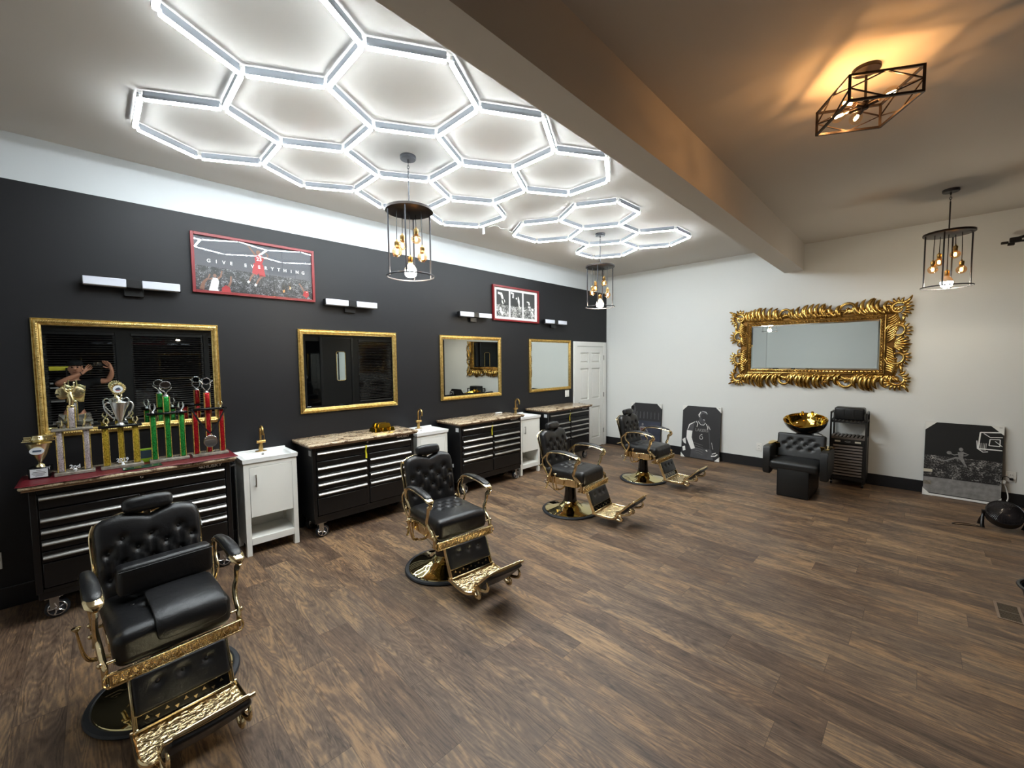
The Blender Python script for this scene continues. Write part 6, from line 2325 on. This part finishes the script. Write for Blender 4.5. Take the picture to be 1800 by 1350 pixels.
# leaping player
m.mi = 0
m.disc((sxx(0.487), szz(0.335)), 0.018, 0.022, Yp)
m.ribbon(Q((0.45, 0.385), (0.485, 0.37), (0.49, 0.45)), [0.02, 0.05, 0.035], Yp)
m.ribbon(Q((0.46, 0.40), (0.40, 0.415), (0.35, 0.40)), [0.014, 0.012, 0.010], Yp)
m.disc((sxx(0.335), szz(0.392)), 0.021, 0.019, Yp)
m.ribbon(Q((0.52, 0.375), (0.585, 0.395), (0.55, 0.41), (0.52, 0.415)), [0.014, 0.011, 0.010, 0.008], Yp)
m.ribbon(Q((0.52, 0.455), (0.42, 0.45), (0.30, 0.50), (0.22, 0.505)), [0.028, 0.020, 0.014, 0.014], Yp)
m.ribbon(Q((0.23, 0.50), (0.18, 0.49)), [0.020, 0.012], Yp)
m.ribbon(Q((0.50, 0.46), (0.53, 0.51), (0.57, 0.56)), [0.034, 0.020, 0.012], Yp)
m.mi = 2
m.flat(Q((0.0, 0.64), (0.12, 0.635), (0.12, 0.675), (0.0, 0.68)), Yp - 0.001)
m.mi = 3
m.flat(Q((0.0, 0.80), (0.11, 0.795), (0.11, 0.845), (0.0, 0.85)), Yp - 0.001)
m.build('picture_shapes', ['print_grey', 'print_white', 'cream', 'marble_grey'], pr)
corners(t, W3, H3, 0.10)

# floor fan
t = thing('floor_fan', 'round black floor fan standing in front of the wide dunk canvas', 'fan', (6.22, -0.60, 0.0), -pi / 2 + 0.12)
Rf = rotx(radians(-46))
cf = Vector((0, 0, 0.150))


def FF(x, y, z):
    return Rf @ Vector((x, y, z)) + cf


m = MB()
for yy, r_ in ((-0.045, 0.128), (0.035, 0.122)):
    m.sweep([FF(r_ * cos(a), yy, r_ * sin(a)) for a in [i * pi / 20 for i in range(40)]], 0.006, 8, closed=True)
rr_ = []
A = m.ring([FF(0.130 * cos(a), -0.045, 0.130 * sin(a)) for a in [i * pi / 20 for i in range(40)]])
B = m.ring([FF(0.124 * cos(a), 0.035, 0.124 * sin(a)) for a in [i * pi / 20 for i in range(40)]])
m.bridge(A, B)
A = m.ring([FF(0.124 * cos(a), -0.045, 0.124 * sin(a)) for a in [i * pi / 20 for i in range(40)]])
B = m.ring([FF(0.118 * cos(a), 0.035, 0.118 * sin(a)) for a in [i * pi / 20 for i in range(40)]])
m.bridge(A, B)
m.build('housing', 'black_plastic', t)
m = MB()
for k in range(60):
    a = 2 * pi * k / 60
    m.sweep([FF(0.030 * cos(a), -0.074, 0.030 * sin(a)), FF(0.08 * cos(a + 0.25), -0.068, 0.08 * sin(a + 0.25)), FF(0.125 * cos(a + 0.4), -0.046, 0.125 * sin(a + 0.4))], 0.0030, 5, smooth=2)
for r_ in (0.045, 0.065, 0.085, 0.105):
    m.sweep([FF(r_ * cos(a), -0.074 + 0.016 * (r_ / 0.105) ** 2, r_ * sin(a)) for a in [i * pi / 16 for i in range(32)]], 0.0016, 5, closed=True)
c_ = FF(0, -0.070, 0)
m.lathe(c_, [(0.034, 0), (0.032, -0.008), (0.02, -0.012)], 20, rot=Rf @ rotx(-pi / 2))
m.build('front_grille', 'grille_black', t)
m = MB()
for k in range(3):
    a = 2 * pi * k / 3
    m.sweep([FF(0.02 * cos(a), -0.01, 0.02 * sin(a)), FF(0.06 * cos(a + 0.2), -0.018, 0.06 * sin(a + 0.2)), FF(0.105 * cos(a + 0.25), -0.005, 0.105 * sin(a + 0.25))], [(0.012, 0.003), (0.034, 0.003), (0.030, 0.002)], 10, smooth=3, up=Rf @ Vector((0, 1, 0)))
m.lathe(FF(0, 0.0, 0), [(0.026, -0.02), (0.026, 0.02)], 16, rot=Rf @ rotx(-pi / 2))
m.build('blades', 'black_plastic', t)
m = MB()
m.lathe(FF(0, 0.036, 0), [(0.119, 0), (0.119, 0.004)], 40, rot=Rf @ rotx(-pi / 2))
m.build('back_grille', 'black_plastic', t)
m = MB()
m.lathe(FF(0, 0.02, 0), [(0.05, 0), (0.048, 0.04), (0.03, 0.055)], 20, rot=Rf @ rotx(-pi / 2))
for k in range(4):
    a = pi / 4 + k * pi / 2
    m.sweep([FF(0.04 * cos(a), 0.035, 0.04 * sin(a)), FF(0.12 * cos(a), 0.035, 0.12 * sin(a))], 0.005, 6)
m.build('motor', 'black_plastic', t)
for s_ in (-1, 1):
    m = MB()
    m.sweep([(s_ * 0.136, 0.0, 0.160), (s_ * 0.142, -0.01, 0.12), (s_ * 0.150, -0.045, 0.05), (s_ * 0.150, -0.055, 0.010)], [(0.010, 0.014), (0.009, 0.012), (0.009, 0.014), (0.010, 0.018)], 10, smooth=4, up=(1, 0, 0))
    m.sweep([(s_ * 0.142, 0.0, 0.12), (s_ * 0.148, 0.05, 0.06), (s_ * 0.146, 0.085, 0.010)], [(0.009, 0.010), (0.009, 0.012), (0.010, 0.016)], 10, smooth=4, up=(1, 0, 0))
    m.cyl((s_ * 0.128, 0, 0.158), (s_ * 0.150, 0, 0.158), 0.018, n=14)
    m.build('foot', 'black_plastic', t)
m = MB()
m.sweep([(-0.13, -0.02, 0.006), (-0.20, 0.01, 0.004), (-0.30, 0.0, 0.004), (-0.36, -0.06, 0.004), (-0.33, -0.075, 0.004), (-0.24, -0.04, 0.004), (-0.16, -0.03, 0.004)], 0.0035, 6, smooth=5)
m.build('cord', 'black_plastic', t)

# white adaptor and lead at the right hand socket
t = thing('power_lead', 'white power adaptor and lead plugged in beside the wide dunk canvas', 'power lead', (0, 0, 0))
m = MB(); m.box((7.225, -0.665, 0.275), (0.035, 0.060, 0.042), 0.006); m.build('adaptor', 'white_plastic', t)
m = MB(); m.sweep([(7.250, -0.735, 0.31), (7.235, -0.70, 0.34), (7.228, -0.672, 0.33), (7.227, -0.665, 0.294)], 0.004, 6, smooth=4); m.box((7.258, -0.735, 0.312), (0.026, 0.028, 0.026), 0.004)
m.build('black_plug', 'black_plastic', t)
m = MB(); m.sweep([(7.226, -0.68, 0.258), (7.225, -0.70, 0.20), (7.21, -0.715, 0.10), (7.18, -0.69, 0.02), (7.10, -0.68, 0.005), (6.95, -0.80, 0.005), (6.8, -1.0, 0.005)], 0.0055, 8, smooth=5); m.build('lead', 'white_plastic', t)

# floor register
t = thing('floor_vent', 'brown metal floor vent flush with the planks at the right edge', 'floor vent', (4.223, -0.453, 0.0), 0.0)
m = MB()
hx, hy = 0.134, 0.060
for x0, x1, y0, y1 in ((-hx, hx, -hy, -hy + 0.014), (-hx, hx, hy - 0.014, hy), (-hx, -hx + 0.014, -hy + 0.014, hy - 0.014), (hx - 0.014, hx, -hy + 0.014, hy - 0.014)):
    m.bb(x0, x1, y0, y1, 0.0, 0.005, 0.001)
m.build('rim', simple('vent_bronze', (120, 100, 82), 0.5), t)
m = MB()
for i in range(14):
    x_ = -hx + 0.024 + i * (2 * hx - 0.048) / 13
    m.box((x_, 0, 0.0025), (0.006, 2 * hy - 0.03, 0.004))
m.bb(-0.004, 0.004, -hy + 0.014, hy - 0.014, 0.0008, 0.004)
m.bb(-hx + 0.014, hx - 0.014, -hy + 0.014, hy - 0.014, 0.0003, 0.0008)
m.build('louvres', simple('vent_dark', (84, 72, 58), 0.5), t)

# waste bin at the right edge
t = thing('waste_bin', 'black tapered waste bin cut off by the right edge of the view', 'waste bin', (4.10, -0.638, 0.0))
MB().lathe((0, 0, 0), [(0.092, 0), (0.096, 0.004), (0.160, 0.25), (0.155, 0.25), (0.090, 0.008)], 36, capt=True).build('body', 'black_plastic', t)
m = MB(); m.sweep([(0.168 * cos(a), 0.168 * sin(a), 0.255) for a in [i * pi / 20 for i in range(40)]], [(0.010, 0.008)] * 40, 8, closed=True, up=(0, 0, 1)); m.build('rim', 'black_plastic', t)

# swivel bracket high on the back wall
t = thing('wall_bracket', 'black swivel arm bracket high on the back wall at the right edge', 'bracket', (0, 0, 0))
m = MB(); m.bb(7.245, 7.28, -1.36, -1.24, 2.86, 3.10, 0.004); m.build('wall_plate', 'black_metal', t)
m = MB()
m.sweep([(7.24, -1.30, 3.02), (7.15, -1.05, 3.005), (7.05, -0.75, 2.985), (7.02, -0.66, 2.965)], [(0.012, 0.016)] * 4, 8, smooth=3)
m.sweep([(7.24, -1.30, 2.93), (7.15, -1.05, 2.93), (7.05, -0.80, 2.928), (7.02, -0.68, 2.930)], [(0.010, 0.012)] * 4, 8, smooth=3)
m.build('arms', 'black_metal', t)
m = MB()
m.box((7.01, -0.640, 2.945), (0.05, 0.085, 0.055), 0.006)
m.box((7.0, -0.610, 2.905), (0.04, 0.05, 0.030), 0.004)
m.box((7.0, -0.565, 2.925), (0.03, 0.055, 0.026), 0.005)
m.build('swivel_head', 'black_metal', t)


# ================================================================== THE PHOTOGRAPHER (seen in the trophy mirror)
def skin_mesh(name, verts, edges, radii, mat, parent, sub=2, root=0):
    me = bpy.data.meshes.new(name)
    me.from_pydata(verts, edges, [])
    o = bpy.data.objects.new(name, me)
    COL.objects.link(o)
    me.materials.append(M[mat])
    sk = o.modifiers.new('skin', 'SKIN')
    sk.use_smooth_shade = True
    sk.branch_smoothing = 0.6
    for i, r_ in enumerate(radii):
        v_ = me.skin_vertices[0].data[i]
        v_.radius = r_ if isinstance(r_, tuple) else (r_, r_)
        v_.use_root = (i == root)
    ss = o.modifiers.new('sub', 'SUBSURF'); ss.levels = sub; ss.render_levels = sub
    o.parent = parent
    return o


class Skel:
    def __init__(s):
        s.v, s.e, s.r = [], [], []

    def add(s, co, r, link=None):
        s.v.append(tuple(co)); s.r.append(r)
        if link is not None:
            s.e.append((link, len(s.v) - 1))
        return len(s.v) - 1

    def chain(s, start, pts):
        k = start
        for co, r in pts:
            k = s.add(co, r, k)
        return k


px, py = -0.26, -0.38       # stance
t = thing('person', 'person in black cap and printed t-shirt holding up a phone, reflected in trophy mirror', 'person', (0, 0, 0))
S = Skel()
pel = S.add((px, py, 0.93), (0.13, 0.10))
wai = S.add((px + 0.005, py, 1.08), (0.125, 0.095), pel)
che = S.add((px + 0.02, py + 0.005, 1.26), (0.14, 0.105), wai)
upc = S.add((px + 0.025, py + 0.01, 1.39), (0.12, 0.085), che)
nek = S.add((px + 0.03, py + 0.02, 1.485), (0.052, 0.052), upc)
jaw = S.add((px + 0.035, py + 0.045, 1.575), (0.058, 0.066), nek)
hed = S.add((px + 0.035, py + 0.05, 1.655), (0.072, 0.086), jaw)
top = S.add((px + 0.035, py + 0.04, 1.725), (0.066, 0.078), hed)
# legs
for sg in (-1, 1):
    hip = S.add((px + sg * 0.09, py, 0.88), (0.085, 0.085), pel)
    S.chain(hip, [((px + sg * 0.11, py + 0.01, 0.68), 0.075), ((px + sg * 0.12, py + 0.02, 0.49), 0.055), ((px + sg * 0.125, py + 0.0, 0.32), 0.055),
                  ((px + sg * 0.13, py - 0.02, 0.10), 0.036), ((px + sg * 0.135, py + 0.04, 0.045), 0.036), ((px + sg * 0.145, py + 0.13, 0.03), 0.028)])


def hand(S, wrist, palm_dir, up_dir, side, curl, last):
    """palm with five fingers; side: vector towards the thumb"""
    pd, sd, ud = Vector(palm_dir).normalized(), Vector(side).normalized(), Vector(up_dir).normalized()
    w_ = Vector(wrist)
    pk = S.add(w_ + pd * 0.040, (0.030, 0.018), last)
    for i, (off, L) in enumerate(((0.030, 0.068), (0.010, 0.078), (-0.010, 0.072), (-0.029, 0.056))):
        a = w_ + pd * 0.080 + sd * off
        b = a + (pd * cos(curl * 0.5) + ud * sin(curl * 0.5)) * L * 0.5
        c = b + (pd * cos(curl * 1.5) + ud * sin(curl * 1.5)) * L * 0.35
        d = c + (pd * cos(curl * 2.1) + ud * sin(curl * 2.1)) * L * 0.25
        S.chain(pk, [(a, 0.0095), (b, 0.0085), (c, 0.0078), (d, 0.0065)])
    a = w_ + pd * 0.035 + sd * 0.038
    b = a + (pd * 0.6 + sd * 0.8).normalized() * 0.032 + ud * 0.008
    c = b + (pd * 0.9 + sd * 0.3 + ud * 0.3).normalized() * 0.028
    S.chain(pk, [(a, 0.013), (b, 0.0105), (c, 0.0085)])


# left arm (towards -x): forearm crosses in front of the chin, hand at the lens end of the phone
shl = S.add((px - 0.135, py + 0.02, 1.425), (0.058, 0.058), upc)
ell = S.add((px - 0.14, py + 0.26, 1.435), (0.042, 0.042), shl)
S.chain(ell, [((px - 0.03, py + 0.30, 1.505), (0.038, 0.038))])
k = S.chain(len(S.v) - 1, [((px + 0.12, py + 0.32, 1.585), (0.026, 0.022))])
hand(S, (px + 0.125, py + 0.322, 1.592), (0.65, -0.05, 0.75), (0.0, 1.0, 0.05), (-0.75, 0.0, 0.65), 0.55, k)
# right arm (towards +x)
shr = S.add((px + 0.205, py + 0.02, 1.435), (0.058, 0.058), upc)
elr = S.add((px + 0.40, py + 0.08, 1.45), (0.042, 0.042), shr)
S.chain(elr, [((px + 0.44, py + 0.13, 1.54), (0.038, 0.038))])
k = S.chain(len(S.v) - 1, [((px + 0.450, py + 0.180, 1.635), (0.026, 0.022))])
hand(S, (px + 0.450, py + 0.182, 1.640), (-0.45, 0.10, 0.85), (-0.7, 0.6, 0.1), (-0.7, -0.5, -0.3), 0.55, k)
# nose and ears
S.add((px + 0.036, py + 0.150, 1.648), 0.012, hed)
S.add((px - 0.045, py + 0.045, 1.650), (0.012, 0.02), hed)
S.add((px + 0.115, py + 0.045, 1.650), (0.012, 0.02), hed)
skin_mesh('body', S.v, S.e, S.r, 'skin', t)
# clothing
S = Skel()
a = S.add((px, py, 0.90), (0.150, 0.118))
b = S.add((px + 0.005, py, 1.08), (0.148, 0.115), a)
c = S.add((px + 0.02, py + 0.005, 1.26), (0.158, 0.12), b)
d = S.add((px + 0.025, py + 0.01, 1.40), (0.134, 0.096), c)
S.add((px + 0.028, py + 0.015, 1.462), (0.068, 0.064), d)
e = S.add((px - 0.135, py + 0.02, 1.43), (0.074, 0.070), d)
S.chain(e, [((px - 0.14, py + 0.13, 1.450), (0.070, 0.070)), ((px - 0.14, py + 0.175, 1.458), (0.066, 0.066))])
e = S.add((px + 0.205, py + 0.02, 1.44), (0.074, 0.070), d)
S.chain(e, [((px + 0.285, py + 0.045, 1.445), (0.068, 0.070)), ((px + 0.335, py + 0.058, 1.447), (0.064, 0.068))])
skin_mesh('t_shirt', S.v, S.e, S.r, 'black_cloth', t)
m = MB()
g_ = []
for i in range(7):
    v_ = i / 6
    row = []
    for j in range(7):
        u = (j / 6 - 0.5)
        row.append((px + 0.03 + u * 0.19 + 0.03 * (v_ - 0.5), py + 0.010 + 0.127 - 0.10 * u * u - 0.02 * abs(v_ - 0.6), 1.13 + 0.25 * v_))
    g_.append(m.ring(row))
for a, b in zip(g_, g_[1:]):
    m.bridge(a, b, closed=False)
pr = m.build('shirt_print', 'shirt_print', t)
sm = pr.modifiers.new('th', 'SOLIDIFY'); sm.thickness = 0.004
S = Skel()
a = S.add((px, py, 0.93), (0.145, 0.115))
for sg in (-1, 1):
    h_ = S.add((px + sg * 0.095, py, 0.86), (0.10, 0.10), a)
    S.chain(h_, [((px + sg * 0.115, py + 0.01, 0.70), 0.10), ((px + sg * 0.12, py + 0.02, 0.52), 0.095)])
skin_mesh('shorts', S.v, S.e, S.r, 'camo', t)
for sg in (-1, 1):
    m = MB(); m.rbox((px + sg * 0.14, py + 0.06, 0.045), (0.10, 0.28, 0.085), 0.035, k=4); m.build('shoe', 'black_plastic', t)
m = MB()
m.lathe((px + 0.035, py + 0.038, 1.705), [(0.092, 0), (0.096, 0.02), (0.090, 0.055), (0.066, 0.080), (0.02, 0.090)], 28, sq=1.15)
m.build('cap', 'black_cloth', t)
for sg in (-1, 1):
    m = MB(); m.sphere((px + 0.036 + sg * 0.030, py + 0.132, 1.672), 0.010, 10, 8); m.build('eye', 'eye', t)
    m = MB(); m.sweep([(px + 0.036 + sg * 0.045, py + 0.128, 1.690), (px + 0.036 + sg * 0.018, py + 0.138, 1.693)], [(0.004, 0.003), (0.003, 0.003)], 6); m.build('eyebrow', 'hair', t)
m = MB(); m.sweep([(px + 0.012, py + 0.118, 1.602), (px + 0.036, py + 0.128, 1.600), (px + 0.060, py + 0.118, 1.602)], [0.003, 0.005, 0.003], 6, smooth=3); m.build('mouth', 'lip', t)
m = MB(); m.lathe((px + 0.105, py + 0.318, 1.577), [(0.026, -0.006), (0.028, 0), (0.026, 0.006)], 16, rot=Vector((0.8, 0.1, 0.45)).to_track_quat('Z', 'Y').to_matrix()); m.build('wristband', 'black_plastic', t)
# phone, just behind the lens position
f_ = Vector((0.70714406, 0.70466557, 0)).normalized()
r_ = Vector((f_.y, -f_.x, 0))
t = thing('phone', 'dark phone held level in both hands of the person in the trophy mirror', 'phone', tuple(Vector((0, 0, 1.72)) + r_ * 0.062 - f_ * 0.020), atan2(r_.y, r_.x))
MB().rbox((0, 0, 0), (0.150, 0.008, 0.072), 0.0038, k=3).build('body', 'black_gloss', t)
m = MB(); m.rbox((-0.052, 0.006, 0.0), (0.036, 0.004, 0.036), 0.0015, k=2)
m.build('camera_bump', 'bronze_black', t)

# storage rack behind the photographer, its pale shelf edges show in the mirror
t = thing('storage_rack', 'storage rack with pale shelf edges at the left edge of the trophy mirror', 'rack', (-0.58, -1.74, 0))
for z in (0.68, 1.07, 1.31, 1.39):
    MB().bb(-0.24, 0.22, -0.18, 0.10, z - 0.012, z + 0.012, 0.002).build('shelf', 'grey_plastic', t)
for s_ in (-0.24, 0.22):
    for y in (-0.17, 0.09):
        MB().bb(s_ - 0.012, s_ + 0.012, y - 0.008, y + 0.008, 0, 1.66, 0.002).build('post', 'black_metal', t)
MB().bb(-0.24, 0.22, -0.18, 0.10, 1.60, 1.612, 0.002).build('top_shelf', 'black_metal', t)
m = MB()
m.rbox((0, 0, 0.036), (0.62, 0.03, 0.072), 0.004, k=2)
o = m.build('spirit_level', 'yellow', loc=(-0.60, -1.70, 1.6125))
tag(o, 'yellow spirit level lying on the storage rack behind the person', 'spirit level')
